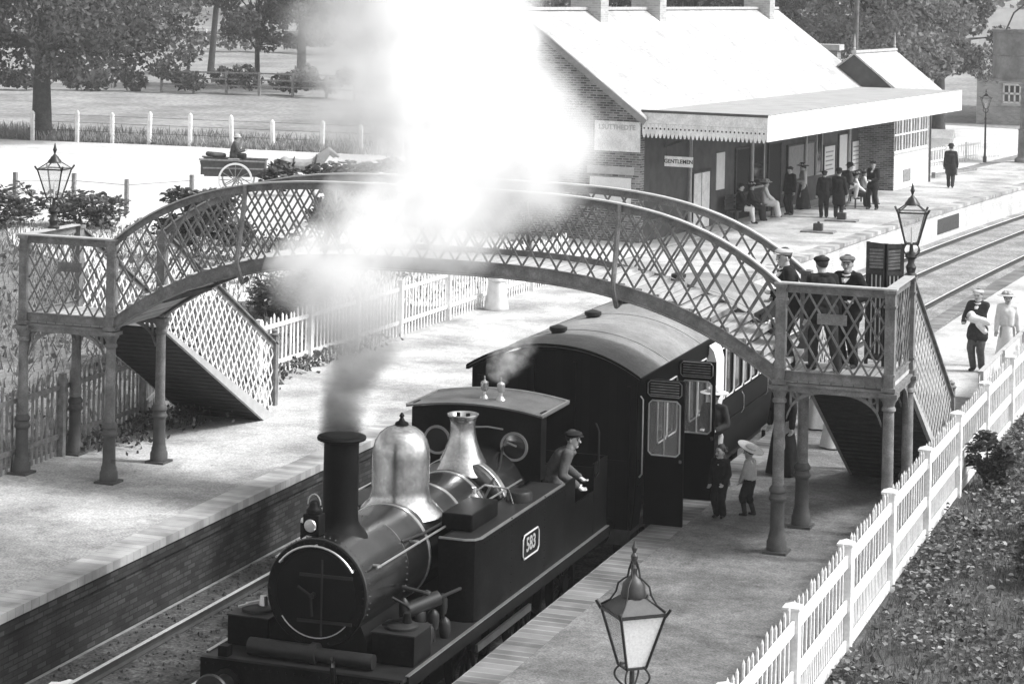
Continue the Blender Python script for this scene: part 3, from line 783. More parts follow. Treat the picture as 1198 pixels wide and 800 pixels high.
q.build('door_strap', M['footplate'], d_)
sad = MB().prism([(XC-.6, FZ), (XC+.6, FZ), (XC+.6, .52), (XC+.52, .7), (XC-.52, .7), (XC-.6, .52)], 'Y', 23.42, 24.55)
sad.build('saddle', M['smokebox_black'], loco, False)
bl = MB().lathe([(.585,1.25),(.585,4.15)], (XC, 23.36, SZ), 'Y', 48); boil = bl.build('boiler', M['boiler'], loco)
for y in (24.62, 25.35, 26.6, 27.35):
    bd = MB().lathe([(.586,0),(.594,.004),(.594,.05),(.586,.054)], (XC, y, SZ), 'Y', 48, cap=False)
    bd.build('boiler_band', M['bright'], boil)
fb = MB().lathe([(.60,0),(.67,.03),(.69,.09),(.69,.95)], (XC, 27.75, SZ-.02), 'Y', 48); fbx = fb.build('firebox', M['boiler'], loco)
MB().lathe([(.692,.0),(.70,.01),(.70,.12),(.692,.13)], (XC, 27.86, SZ-.02), 'Y', 48, cap=False).build('firebox_band', M['bright'], fbx)
# chimney, lamp, dome, safety valve
ch = MB().lathe([(.36,-.12),(.29,-.05),(.235,.02),(.215,.07),(.208,.14),(.203,.96),(.21,.99),(.28,1.01),(.288,1.03),(.28,1.05),(.2,1.055),(.17,1.05),(.16,.8)], (XC, 23.98, SZ+SR-.0), seg=32, cap=False)
ch.build('chimney', M['smokebox_black'], loco)
lm = MB().box(XC-.22, XC-.02, 23.42, 23.6, 1.66, 1.9).lathe([(.09,0),(.09,.05),(.06,.08),(.05,.13),(.02,.15)], (XC-.12, 23.51, 1.9), seg=12)
lp = lm.build('headlamp', M['smokebox_black'], loco, bevel=.01)
MB().lathe([(.07,0),(.075,-.015),(.065,-.03),(.02,-.034)], (XC-.12, 23.42, 1.78), 'Y', 16).build('lens', M['bright'], lp)
MB().tube([(XC-.12+.08*math.cos(t*PI/8), 23.51, 2.0+.12*math.sin(t*PI/8)) for t in range(9)], .008, 6).build('lamp_handle', M['bright'], lp)
dm = MB().lathe([(.56,-.12),(.46,-.02),(.385,.05),(.362,.13),(.358,.2),(.358,.58),(.35,.68),(.325,.78),(.27,.87),(.19,.93),(.1,.965),(.03,.975)], (XC, 25.83, SZ+.5), seg=40)
dome = dm.build('steam_dome', M['brass'], loco, angle=60)
MB().lathe([(.09,.97),(.08,1.0),(.04,1.02),(.02,1.06),(.035,1.08),(.01,1.12)], (XC, 25.83, SZ+.5), seg=12).build('dome_cap', M['loco_black'], dome)
sv = MB().lathe([(.40,-.1),(.34,.0),(.29,.09),(.235,.2),(.19,.33),(.168,.45),(.165,.55),(.185,.62),(.215,.655),(.21,.67),(.17,.655),(.15,.58)], (XC, 28.0, SZ+.56), seg=32, cap=False)
sv_ = sv.build('safety_valve_casing', M['brass'], loco, angle=60)
q = MB()
for s_ in (-1, 1): q.cyl((XC+s_*.07, 28.0, SZ+1.0), (XC+s_*.07, 28.0, SZ+1.24), .03, .03, 8)
q.build('valve_spindle', M['loco_black'], sv_)
# boiler handrails
for s_ in (-1, 1):
    q = MB().tube([(XC+s_*.63, 23.6, 1.33), (XC+s_*.63, 28.6, 1.33)], .014, 8)
    for y in (23.7, 24.9, 26.1): q.cyl((XC+s_*.5, y, 1.33), (XC+s_*.64, y, 1.33), .014, .02, 8)
    q.build('boiler_handrail', M['bright'], loco)
# side tanks
for s_ in (-1, 1):
    xa, xb = XC+s_*.70, XC+s_*1.2
    poly = [(xa, 25.35), (xb-s_*.16, 25.35), (xb-s_*.05, 25.4), (xb, 25.52), (xb, 28.78), (xa, 28.78)]
    tk = MB().prism(poly, 'Z', FZ+.002, 1.28)
    for k in range(36): tk.ball((xb+s_*.001, 25.6+3.1*k/35, 1.22), .010, 6)
    for y in (26.6, 27.9):
        for k in range(10): tk.ball((xb+s_*.001, y, FZ+.1+.1*k), .010, 6)
    t_ = tk.build('side_tank', M['loco_black'], loco)
    rim = MB(); pr_ = [(xa, 25.37, 1.285), (xb-s_*.17, 25.37, 1.285), (xb-s_*.06, 25.42, 1.285), (xb-s_*.018, 25.53, 1.285), (xb-s_*.018, 28.76, 1.285)]
    rim.ribbon(pr_, .036, .03); rim.build('tank_beading', M['bright'], t_, False)
    MB().box(min(xa, xb)+.05, max(xa, xb)-.05, 25.45, 28.75, 1.281, 1.288).build('tank_top', M['footplate'], t_, False)
    MB().lathe([(.17,0),(.17,.1),(.15,.13),(.02,.15)], (XC+s_*.95, 27.6, 1.288), seg=18).build('filler_lid', M['footplate'], t_)
    if s_ > 0:
        bx = MB().box(xa-.12, xa+.28, 25.75, 26.7, 1.29, 1.5); bx.build('tool_box', M['loco_black'], t_, False, bevel=.02)
        # number plate
        pl = MB().box(xb+.002, xb+.016, 27.0, 27.62, .68, .98); pl_ = pl.build('number_plate', M['loco_black'], t_, False)
        q = MB()
        y0, y1, z0, z1 = 27.0, 27.62, .68, .98; c_ = .05
        ring = [(xb+.018, y0+c_, z0), (xb+.018, y1-c_, z0), (xb+.018, y1, z0+c_), (xb+.018, y1, z1-c_), (xb+.018, y1-c_, z1), (xb+.018, y0+c_, z1), (xb+.018, y0, z1-c_), (xb+.018, y0, z0+c_)]
        q.tube(ring, .012, 6, closed=True); q.build('plate_rim', M['stone'], pl_)
        m4 = Matrix.Translation((xb+.018-XC, 27.31-26.5, .83-RT)) @ Matrix(((0,0,1,0),(1,0,0,0),(0,1,0,0),(0,0,0,1)))
        text_mesh('number', '583', M['notice'], pl_, .25, m4)
# pipes and cocks along the boiler and tank top
q = MB().tube([(XC+.5, 24.65, 1.38), (XC+.56, 25.2, 1.36), (XC+.6, 27.2, 1.34), (XC+.45, 28.2, 1.55), (XC+.3, 28.75, 1.7)], .018, 8)
q.tube([(XC-.45, 24.3, 1.5), (XC-.5, 25.5, 1.48), (XC-.5, 27.8, 1.5)], .016, 8)
q.build('steam_feed_pipe', M['footplate'], loco)
q = MB().lathe([(.06,0),(.06,.08),(.09,.1),(.09,.16),(.04,.2),(.03,.28)], (XC+.58, 26.9, 1.29), seg=12).tube([(XC+.58, 26.9, 1.5), (XC+.7, 26.95, 1.6), (XC+.9, 27.3, 1.5), (XC+.95, 27.35, 1.3)], .014, 6)
q.build('clack_valve', M['brass'], loco)
q = MB().tube([(XC+.3, 28.76, 1.95), (XC+.1, 28.7, 1.98), (XC-.1, 28.7, 1.96)], .012, 6).bar((XC+.36, 28.76, 1.78), (XC+.5, 28.74, 1.74), .02, .02)
q.build('whistle_rod', M['notice'], loco)
# sandboxes on the front footplate
for s_ in (-1, 1):
    x = XC+s_*.90
    q = MB().box(x-.26, x+.26, 23.45, 23.98, FZ+.001, FZ+.34); sx_ = q.build('sandbox', M['loco_black'], loco, False, bevel=.012)
    MB().box(x-.268, x+.268, 23.44, 23.99, FZ+.34, FZ+.355).build('sandbox_rim', M['footplate'], sx_, False)
    q = MB().lathe([(.19,0),(.19,.03),(.16,.05),(.02,.06)], (x, 23.72, FZ+.356), seg=20).build('sandbox_lid', M['footplate'], sx_)
    q = MB().bar((x-.14, 23.68, FZ+.42), (x+.06, 23.78, FZ+.46), .05, .03).cyl((x+.05, 23.75, FZ+.4), (x+.05, 23.75, FZ+.52), .06, .04, 10).bar((x-.2, 23.6, FZ+.40), (x-.1, 23.66, FZ+.43), .05, .02)
    q.build('sanding_gear', M['bright'] if s_ < 0 else M['loco_black'], sx_, False)
q = MB().cyl((XC-.75, 23.2, FZ+.1), (XC+.05, 23.2, FZ+.1), .1, .1, 18); q.build('steam_pipe', M['footplate'], loco)
q = MB().cyl((XC+.08, 23.2, FZ+.09), (XC+.78, 23.2, FZ+.09), .085, .085, 18).cyl((XC+.02, 23.2, FZ+.1), (XC+.1, 23.2, FZ+.1), .125, .125, 18); q.build('steam_pipe', M['footplate'], loco)
q = MB().box(XC-1.05, XC-.93, 23.0, 23.12, FZ, FZ+.12); q.build('lamp_bracket', M['loco_black'], loco, False)
# fittings on the right of the smokebox
q = MB()
for k, (dx, dy, dz, r) in enumerate(((.85,24.35,.42,.09),(.98,24.5,.36,.07),(.8,24.75,.5,.08),(1.02,24.2,.28,.08),(.92,24.95,.42,.06),(.75,24.15,.55,.06),(1.05,24.7,.22,.07))):
    q.lathe([(r*.8,-.12),(r,-.06),(r,.05),(r*.7,.09),(.015,.12)], (XC+dx, dy, FZ+dz-.1), seg=12); q.cyl((XC+dx, dy, FZ), (XC+dx, dy, FZ+dz), .03, .03, 8)
q.build('brake_pump', M['footplate'], loco)
q = MB().tube([(XC+.66, 24.3, .95), (XC+.9, 24.35, .9), (XC+1.0, 24.6, .78), (XC+1.05, 25.2, .75)], .022, 8).tube([(XC+.66, 24.0, .9), (XC+.8, 24.1, .8), (XC+.85, 24.3, .6)], .016, 8)
q.cyl((XC+.75, 24.2, FZ+.4), (XC+1.02, 24.55, FZ+.5), .09, .09, 14)
q.build('injector_pipe', M['footplate'], loco)
# cab
CY0, CY1 = 28.8, 29.75
B0, B1 = 30.08, 30.72
XB = XC-.11
def roof_z(x): return 2.15 + .1*(1-((x-XB)/1.0)**2)
cf = MB(); n = 16
# front sheet with two round windows is a plate whose window glasses and rims stand proud
poly = [(XB-.94, FZ)] + [(XB+.94, FZ)] + [(XB+.94-1.88*i/n, roof_z(XB+.94-1.88*i/n)-.02) for i in range(n+1)]
cf.prism(poly, 'Y', CY0, CY0+.03); cab = cf.build('cab', M['loco_black'], loco, False)
for s_ in (-1, 1):
    x = XB+s_*.56
    w_ = MB().lathe([(.165,0),(.165,-.02),(.195,-.025),(.2,0)], (x, CY0, 1.72), 'Y', 28, cap=False).build('spectacle_rim', M['notice'], cab)
    MB().lathe([(.01,-.012),(.163,-.012)], (x, CY0-.002, 1.72), 'Y', 28, cap=False).build('spectacle_glass', M['glass'], w_)
cs_ = MB()
for s_ in (-1, 1):
    x = XC+s_*1.18; cs_.box(x-.015, x+.015, CY0, CY0+.42, FZ, 1.29); cs_.box(x-.015, x+.015, B0, B1, FZ, 1.3); cs_.box(x-.012, x+.012, CY0+.42, B0, FZ, .92)
    xx = XB+s_*.92; cs_.box(xx-.015, xx+.015, CY0+.03, CY0+.24, 1.29, 2.2)
cs_.box(XC-1.18, XC+1.18, B1-.03, B1, FZ, 1.3); cs_.box(XC-1.18, XC+1.18, B0, B0+.03, FZ, 1.25)
cs_.build('cab_side', M['loco_black'], cab, False)
MB().box(XC-1.15, XC+1.15, B0+.04, B1-.04, .9, 1.12).build('coal', M['coal'], cab, False)
rz = MB(); R = []
for i in range(n+1):
    x = XB-.99+1.98*i/n; z = roof_z(x); R.append([(x, CY0-.1, z), (x, CY1+.12, z+.0), (x, CY1+.12, z+.025), (x, CY0-.1, z+.025)])
rf = rz.rings(R).build('cab_roof', M['cab_roof'], cab)
rb = MB()
rb.ribbon([(XB-.99+1.98*i/n, CY1+.1, roof_z(XB-.99+1.98*i/n)+.035) for i in range(n+1)], .03, .035, up=(0,0,1))
for s_ in (-1, 1): rb.box(XB+s_*.98-.015, XB+s_*.98+.015, CY0-.1, CY1+.12, roof_z(XB+.98)+.02, roof_z(XB+.98)+.05)
rb.build('roof_beading', M['bright'], rf, False)
for dx in (-.12, .12):
    q = MB().lathe([(.07,0),(.05,.03),(.03,.05),(.025,.1),(.05,.115),(.055,.13),(.055,.22),(.04,.235),(.012,.25),(.012,.31)], (XC+dx, CY0+.35, roof_z(XC+dx)+.025), seg=14)
    q.build('whistle', M['brass'] if dx < 0 else M['bright'], rf)
for s_ in (-1, 1):
    q = MB().tube([(XC+s_*1.2, B0+.03, 1.1), (XC+s_*1.25, B0+.03, 1.2), (XC+s_*1.25, B0+.03, 1.75), (XC+s_*1.22, B0-.03, 1.88)], .014, 8); q.build('cab_handrail', M['footplate'], cab)

# ------------------------------------------------------------------ coach
CX0, CX1, KY0, KY1 = -11.72, -9.13, 31.85, 41.2
coach = thing('railway_coach', 'dark panelled carriage with pale grey roof and two open doors behind the engine', 'railway carriage', (XC, 36.5, RT))
CZ0, CZ1 = -.02, 2.16
XM2, HW = (CX0+CX1)/2, (CX1-CX0)/2
def crz(x): return 2.20 + .40*(1-abs((x-XM2)/(HW+.07))**2.2)
n = 24
prof = [(CX0+.06, CZ0), (CX1-.06, CZ0), (CX1-.015, .45), (CX1, .8)] + [(XM2+HW-2*HW*i/n, crz(XM2+HW-2*HW*i/n)-.035) for i in range(n+1)] + [(CX0, .8), (CX0+.015, .45)]
# end wall matchboarded
end = MB().prism(prof, 'Y', KY0, KY0+.05).build('end_wall', M['coach_end'], coach, False)
MB().prism(prof, 'Y', KY1-.05, KY1).build('end_wall', M['coach_end'], coach, False)
q = MB().box(XM2-1.2, XM2-1.14, KY0-.03, KY0, -.0, 2.1).box(XM2+1.14, XM2+1.2, KY0-.03, KY0, 0, 2.1).box(XM2-.35, XM2-.3, KY0-.03, KY0, 0, 2.4).box(XM2+.3, XM2+.35, KY0-.03, KY0, 0, 2.4).box(XM2-1.2, XM2+1.2, KY0-.028, KY0-.001, .95, 1.0)
q.build('end_batten', M['coach_dark'], end, False)
R = []
for i in range(n+1):
    x = XM2-(HW+.06)+2*(HW+.06)*i/n; z = crz(x); R.append([(x, KY0-.06, z), (x, KY1+.06, z), (x, KY1+.06, z+.03), (x, KY0-.06, z+.03)])
crf = MB().rings(R).build('roof', M['coach_roof'], coach)
q = MB()
for s_ in (-1, 1): q.box(XM2+s_*(HW+.06)-.02, XM2+s_*(HW+.06)+.02, KY0-.06, KY1+.06, crz(XM2+HW+.06)-.03, crz(XM2+HW+.06)+.035)
R2 = [[(p[0], KY0-.075, p[2]-.02), (p[0], KY0-.058, p[2]-.02), (p[0], KY0-.058, p[2]+.02), (p[0], KY0-.075, p[2]+.02)] for p in [r_[3] for r_ in R]]
q.rings(R2); q.build('roof_gutter', M['coach_dark'], crf)
for y in (33.4, 35.3, 37.2, 39.1):
    q = MB().ribbon([(XM2-(HW+.05)+2*(HW+.05)*i/n, y, crz(XM2-(HW+.05)+2*(HW+.05)*i/n)+.034) for i in range(n+1)], .022, .007)
    q.build('roof_seam', M['coach_roof'], crf)
for y in (33.1, 34.9, 36.7, 38.5, 40.2):
    q = MB().lathe([(.11,-.03),(.11,.03),(.14,.05),(.14,.1),(.05,.13)], (XM2-.35, y, crz(XM2-.35)+.02), seg=14); q.build('roof_ventilator', M['footplate'], crf)
# side with compartments: pillars, waist panels and windows
doorY = [32.3+1.86*k for k in range(5)]
def side(x, e):
    q = MB()
    q.box(min(x, x-e*.05), max(x, x-e*.05), KY0+.05, KY1-.05, .1, 1.02) if False else None
    q.prism([(x-e*.06, CZ0), (x-e*.015, .45), (x, .8), (x, 1.03), (x-e*.05, 1.03), (x-e*.1, CZ0)], 'Y', KY0+.05, KY1-.05) if e < 0 else None
    if e > 0:
        # leave two door openings
        cuts = [(KY0+.05, doorY[0]), (doorY[0]+.62, doorY[1]), (doorY[1]+.62, KY1-.05)]
        for a, b in cuts: q.prism([(x-e*.06, CZ0), (x-e*.015, .45), (x, .8), (x, 1.03), (x-e*.05, 1.03), (x-e*.1, CZ0)], 'Y', a, b)
    q.box(min(x, x-e*.05), max(x, x-e*.05), KY0+.05, KY1-.05, 1.93, CZ1)
    s_ = q.build('side_panel', M['coach_dark'], coach, False)
    ys_ = []
    for k in range(5):
        d = doorY[k]
        ys_ += [(d-.62, d-.06), (d, d+.62), (d+.68, d+1.2)]
    edges = sorted(set([KY0+.05] + [v for ab in ys_ for v in ab if v > KY0+.1 and v < KY1-.1] + [KY1-.05]))
    pl = MB(); 
    prev = KY0+.05
    wins = [(a, b) for a, b in sorted(ys_) if a > KY0+.05 and b < KY1-.05]
    for a, b in wins:
        if a > prev: MB().box(min(x, x-e*.05), max(x, x-e*.05), prev, a, 1.03, 1.93).build('window_pillar', M['coach_dark'], s_, False)
        prev = b
    pl.box(min(x, x-e*.05), max(x, x-e*.05), prev, KY1-.05, 1.03, 1.93)
    pl.build('corner_pillar', M['coach_dark'], s_, False)
    for a, b in wins:
        isdoor = any(abs(a-d) < .01 for d in doorY[:2]) and e > 0
        if isdoor: continue
        xx = x+e*.004
        f_ = MB().tube([(xx, a+.05, 1.05), (xx, b-.05, 1.05), (xx, b, 1.1), (xx, b, 1.86), (xx, b-.05, 1.91), (xx, a+.05, 1.91), (xx, a, 1.86), (xx, a, 1.1)], .014, 6, closed=True)
        w = f_.build('window', M['coach_line'], coach)
        MB().box(x-e*.03-.003, x-e*.03+.003, a, b, 1.04, 1.92).build('pane', M['glass'], w, False)
        if any(abs(a-d) < .01 for d in doorY) and e > 0:
            q = MB().box(x+.002, x+.02, a, b, 1.95, 2.12)
            for k in range(4): q.box(x+.02, x+.026, a+.06, b-.06, 1.965+.035*k, 1.98+.035*k)
            q.build('ventilator_hood', M['coach_dark'], s_, False)
            h = MB().tube([(x+.01, b-.08, .6), (x+.05, b-.08, .66), (x+.05, b-.08, .9), (x+.01, b-.08, .96)], .012, 6); h.build('grab_handle', M['brass'], s_)
    q = MB().ribbon([(x+e*.008, KY0+.1, 1.0), (x+e*.008, KY1-.1, 1.0)], .012, .02).ribbon([(x+e*.004, KY0+.1, .62), (x+e*.004, KY1-.1, .62)], .012, .02)
    q.build('waist_moulding', M['coach_dark'], s_, False)
side(CX1, 1); side(CX0, -1)
q = MB().box(CX0+.08, CX1-.08, KY0+.06, KY1-.06, .0, .05); q.build('floor', M['dark_timber'], coach, False)
for k in range(6):
    y = 31.95 + 1.86*k - (.0)
    if KY0+.05 < y+.0 < KY1-.1 and k: MB().box(CX0+.08, CX1-.08, y-.02, y+.02, .06, 2.18).build('compartment_wall', M['dark_timber'], coach, False)
def open_door(y, ang):
    """door swung out square to the side, hinged at its near edge"""
    hx = CX1+.01; c_, s_ = math.sin(ang), math.cos(ang)
    P = lambda u, t, z: (hx + u*c_ + t*s_, y + u*s_*1. - t*c_, z)     # u across, t thickness (towards camera)
    def slab(mb, u0, u1, t0, t1, z0, z1):
        vs = [P(u, t, z) for z in (z0, z1) for (u, t) in ((u0,t0),(u1,t0),(u1,t1),(u0,t1))]
        mb.add(vs, [(0,3,2,1),(4,5,6,7),(0,1,5,4),(1,2,6,5),(2,3,7,6),(3,0,4,7)])
    q = MB(); W = .60
    slab(q, 0, W, 0, .04, CZ0+.02, 1.04); slab(q, 0, .07, 0, .04, 1.04, 2.16); slab(q, W-.07, W, 0, .04, 1.04, 2.16); slab(q, .07, W-.07, 0, .04, 1.84, 2.16)
    d = q.build('door', M['coach_dark'], coach, False)
    q = MB(); u0, u1, z0, z1 = .06, W-.06, 1.04, 1.85
    ring = [P(u, .045, z) for u, z in ((u0+.05,z0),(u1-.05,z0),(u1,z0+.05),(u1,z1-.05),(u1-.05,z1),(u0+.05,z1),(u0,z1-.05),(u0,z0+.05))]
    q.tube(ring, .013, 6, closed=True); q.build('window_frame', M['coach_line'], d)
    q = MB(); slab(q, W/2-.006, W/2+.006, .02, .045, 1.04, 1.84); q.build('window_strap', M['coach_line'], d, False)
    q = MB(); slab(q, .07, W-.07, .018, .022, 1.05, 1.84); q.build('pane', M['clear_glass'], d, False)
    q = MB()
    ring = [P(u, .045, z) for u, z in ((.08,1.91),(W-.08,1.91),(W-.04,1.95),(W-.04,2.10),(W-.08,2.14),(.08,2.14),(.04,2.10),(.04,1.95))]
    q.tube(ring, .01, 6, closed=True)
    for k in range(5): slab(q, .08, W-.08, .042, .052, 1.93+.04*k, 1.948+.04*k)
    q.build('ventilator_louvre', M['grey_timber'], d, False)
    q = MB(); slab(q, W-.06, W-.02, .042, .075, .95, 1.0); q.build('door_handle', M['brass'], d, False)
open_door(doorY[0], PI/2); open_door(doorY[1], PI/2)
# guard's side lookout
q = MB().prism([(CX1+.006, 1.03), (CX1+.12, 1.06), (CX1+.15, 1.2), (CX1+.15, 1.85), (CX1+.10, 2.02), (CX1+.006, 2.12)], 'Y', doorY[1]+1.86-.06+.06, doorY[1]+1.86+.52)
lk = q.build('guard_lookout', M['cream'], coach, False)
q = MB()
for s_ in (-1, 1): q.box(XM2+s_*1.0-.05, XM2+s_*1.0+.05, KY0+.1, KY1-.1, -.25, -.02)
q.box(CX0+.1, CX1-.1, KY0+.0, KY0+.12, -.25, -.02).build('underframe', M['dark_timber'], coach, False)
q = MB().box(CX1-.02, CX1+.20, KY0+.2, KY1-.2, -.42, -.38); q.box(CX0-.2, CX0+.02, KY0+.2, KY1-.2, -.42, -.38)
for k in range(8):
    y = KY0+.6+k*1.15
    for x in (CX1-.06, CX0+.06): q.box(x-.03, x+.03, y-.03, y+.03, -.4, -.1)
q.build('footboard', M['coach_dark'], coach, False)
for y in (33.2, 36.5, 39.8):
    for s_ in (-1, 1):
        q = MB().lathe([(.40,-.05),(.48,-.05),(.48,.05),(.40,.05),(.1,.03),(.08,.07),(.01,.07)], (XC+s_*.755, y, RT+.48), 'X', 28); q.build('wheel', M['loco_black'], coach)
for s_ in (-1, 1):
    q = MB().lathe([(.1,0),(.09,-.3),(.06,-.32),(.19,-.5),(.19,-.53),(.05,-.55)], (XC+s_*.88, KY0, .04), 'Y', 18); q.build('buffer', M['loco_black'], coach)
q = MB().tube([(CX1+.02, KY0+.12, .75), (CX1+.06, KY0+.12, .8), (CX1+.06, KY0+.12, 1.9), (CX1+.02, KY0+.12, 1.95)], .014, 8); q.build('grab_rail', M['bright'], coach)

# ------------------------------------------------------------------ smoke and steam
def smoke(name, blobs, label, dens, albedo_lo, albedo_hi, z0, z1, nscale, namp=1.0, pad=1.05):
    mb = MB(); 
    for i, (x, y, z, r, d) in enumerate(blobs): mb.ball((x, y, z), r*pad, 14)
    for a, b in zip(blobs, blobs[1:]): mb.tube([a[:3], b[:3]], [a[3]*pad*.9, b[3]*pad*.9], 12)
    m = bpy.data.materials.new(name); m.use_nodes = True; nt = m.node_tree; nt.nodes.remove(nt.nodes['Principled BSDF'])
    out = nt.nodes['Material Output']; pv = N(nt, 'ShaderNodeVolumePrincipled'); nt.links.new(pv.outputs[0], out.inputs['Volume'])
    g = N(nt, 'ShaderNodeNewGeometry')
    # turbulent lookup position
    nz = N(nt, 'ShaderNodeTexNoise'); nz.inputs['Scale'].default_value = nscale; nz.inputs['Detail'].default_value = 6; nz.inputs['Roughness'].default_value = .6
    nt.links.new(g.outputs['Position'], nz.inputs['Vector'])
    sc_ = N(nt, 'ShaderNodeVectorMath', operation='MULTIPLY_ADD'); sc_.inputs[1].default_value = (.7, .7, .7); sc_.inputs[2].default_value = (-.35, -.35, -.35)
    nt.links.new(nz.outputs['Color'], sc_.inputs[0])
    # displacement grows with height above the source
    sz = N(nt, 'ShaderNodeSeparateXYZ'); nt.links.new(g.outputs['Position'], sz.inputs[0])
    gr = N(nt, 'ShaderNodeMapRange'); gr.inputs[1].default_value = z0; gr.inputs[2].default_value = z1; gr.inputs[3].default_value = .3; gr.inputs[4].default_value = 1.7
    nt.links.new(sz.outputs[2], gr.inputs[0])
    sv2 = N(nt, 'ShaderNodeVectorMath', operation='SCALE'); nt.links.new(sc_.outputs[0], sv2.inputs[0]); nt.links.new(gr.outputs[0], sv2.inputs['Scale'])
    ad = N(nt, 'ShaderNodeVectorMath', operation='ADD'); nt.links.new(g.outputs['Position'], ad.inputs[0]); nt.links.new(sv2.outputs[0], ad.inputs[1])
    acc = None
    for (x, y, z, r, d) in blobs:
        ds = N(nt, 'ShaderNodeVectorMath', operation='DISTANCE'); ds.inputs[1].default_value = (x, y, z); nt.links.new(ad.outputs[0], ds.inputs[0])
        mr = N(nt, 'ShaderNodeMapRange', interpolation_type='SMOOTHSTEP'); mr.inputs[1].default_value = r*1.0; mr.inputs[2].default_value = r*.12; mr.inputs[3].default_value = 0; mr.inputs[4].default_value = d
        nt.links.new(ds.outputs['Value'], mr.inputs[0])
        if acc is None: acc = mr.outputs[0]
        else:
            mx = N(nt, 'ShaderNodeMath', operation='MAXIMUM'); nt.links.new(acc, mx.inputs[0]); nt.links.new(mr.outputs[0], mx.inputs[1]); acc = mx.outputs[0]
    n2 = N(nt, 'ShaderNodeTexNoise'); n2.inputs['Scale'].default_value = nscale*2.4; n2.inputs['Detail'].default_value = 6
    nt.links.new(g.outputs['Position'], n2.inputs['Vector'])
    mr = N(nt, 'ShaderNodeMapRange'); mr.inputs[1].default_value = .40; mr.inputs[2].default_value = .62; mr.inputs[3].default_value = 1-namp*.7; mr.inputs[4].default_value = 1+namp*.4
    nt.links.new(n2.outputs[0], mr.inputs[0])
    mu = N(nt, 'ShaderNodeMath', operation='MULTIPLY'); nt.links.new(acc, mu.inputs[0]); nt.links.new(mr.outputs[0], mu.inputs[1])
    m2 = N(nt, 'ShaderNodeMath', operation='MULTIPLY'); nt.links.new(mu.outputs[0], m2.inputs[0]); m2.inputs[1].default_value = dens
    nt.links.new(m2.outputs[0], pv.inputs['Density'])
    al = N(nt, 'ShaderNodeMapRange'); al.inputs[1].default_value = z0; al.inputs[2].default_value = z0+1.9; al.inputs[3].default_value = albedo_lo; al.inputs[4].default_value = albedo_hi
    nt.links.new(sz.outputs[2], al.inputs[0]); nt.links.new(al.outputs[0], pv.inputs['Color'])
    pv.inputs['Anisotropy'].default_value = 0.0
    mb2 = mb
    o = mb2.build(name, m, None, True, remesh=None)
    r = o.modifiers.new('remesh', 'REMESH'); r.mode = 'VOXEL'; r.voxel_size = .12 if len(blobs) > 4 else .05
    BAKE.append(o)
    return tag(o, label, 'smoke', kind='stuff')
plume = [(-10.42,23.96,2.76,.29,4.2),(-10.42,23.98,2.92,.30,4.0),(-10.41,24.02,3.08,.33,3.6),(-10.39,24.07,3.26,.37,3.0),(-10.36,24.14,3.46,.43,2.4),(-10.34,24.24,3.68,.50,2.0),(-10.42,24.38,3.92,.66,2.0),(-10.6,24.6,4.14,.78,1.8),
         (-11.25,24.9,4.36,.62,1.3),(-11.02,25.0,4.52,.72,1.8),(-10.77,25.2,4.66,.72,1.5),(-10.68,25.5,4.92,.9,.8),(-10.3,26.1,5.2,1.2,.75),
         (-10.0,26.8,5.72,1.3,1.2),(-9.5,27.0,5.95,1.3,1.),(-8.95,27.0,5.95,.95,.5),(-10.52,27.4,6.48,1.35,1.2),(-9.93,27.5,6.6,1.1,.9),(-11.5,27.5,6.4,1.25,.55),
         (-11.0,28.0,7.24,1.5,1.1),(-11.95,28.0,7.3,1.3,.45),(-10.31,28.0,7.31,1.15,.8),(-11.25,28.5,8.1,1.8,1.),(-11.34,29.0,9.1,2.1,.8)]
smoke('smoke_plume', plume, 'thick white smoke rising from the engine chimney past the footbridge', 5.2, .06, .995, 2.8, 6.5, 1.0)
smoke('whistle_steam', [(-10.38,29.3,2.62,.2,.8),(-10.3,29.4,2.8,.3,.7),(-10.2,29.5,3.0,.36,.45)], 'small puff of steam above the cab whistles', 4., .99, .99, 2.4, 3.2, 3.)

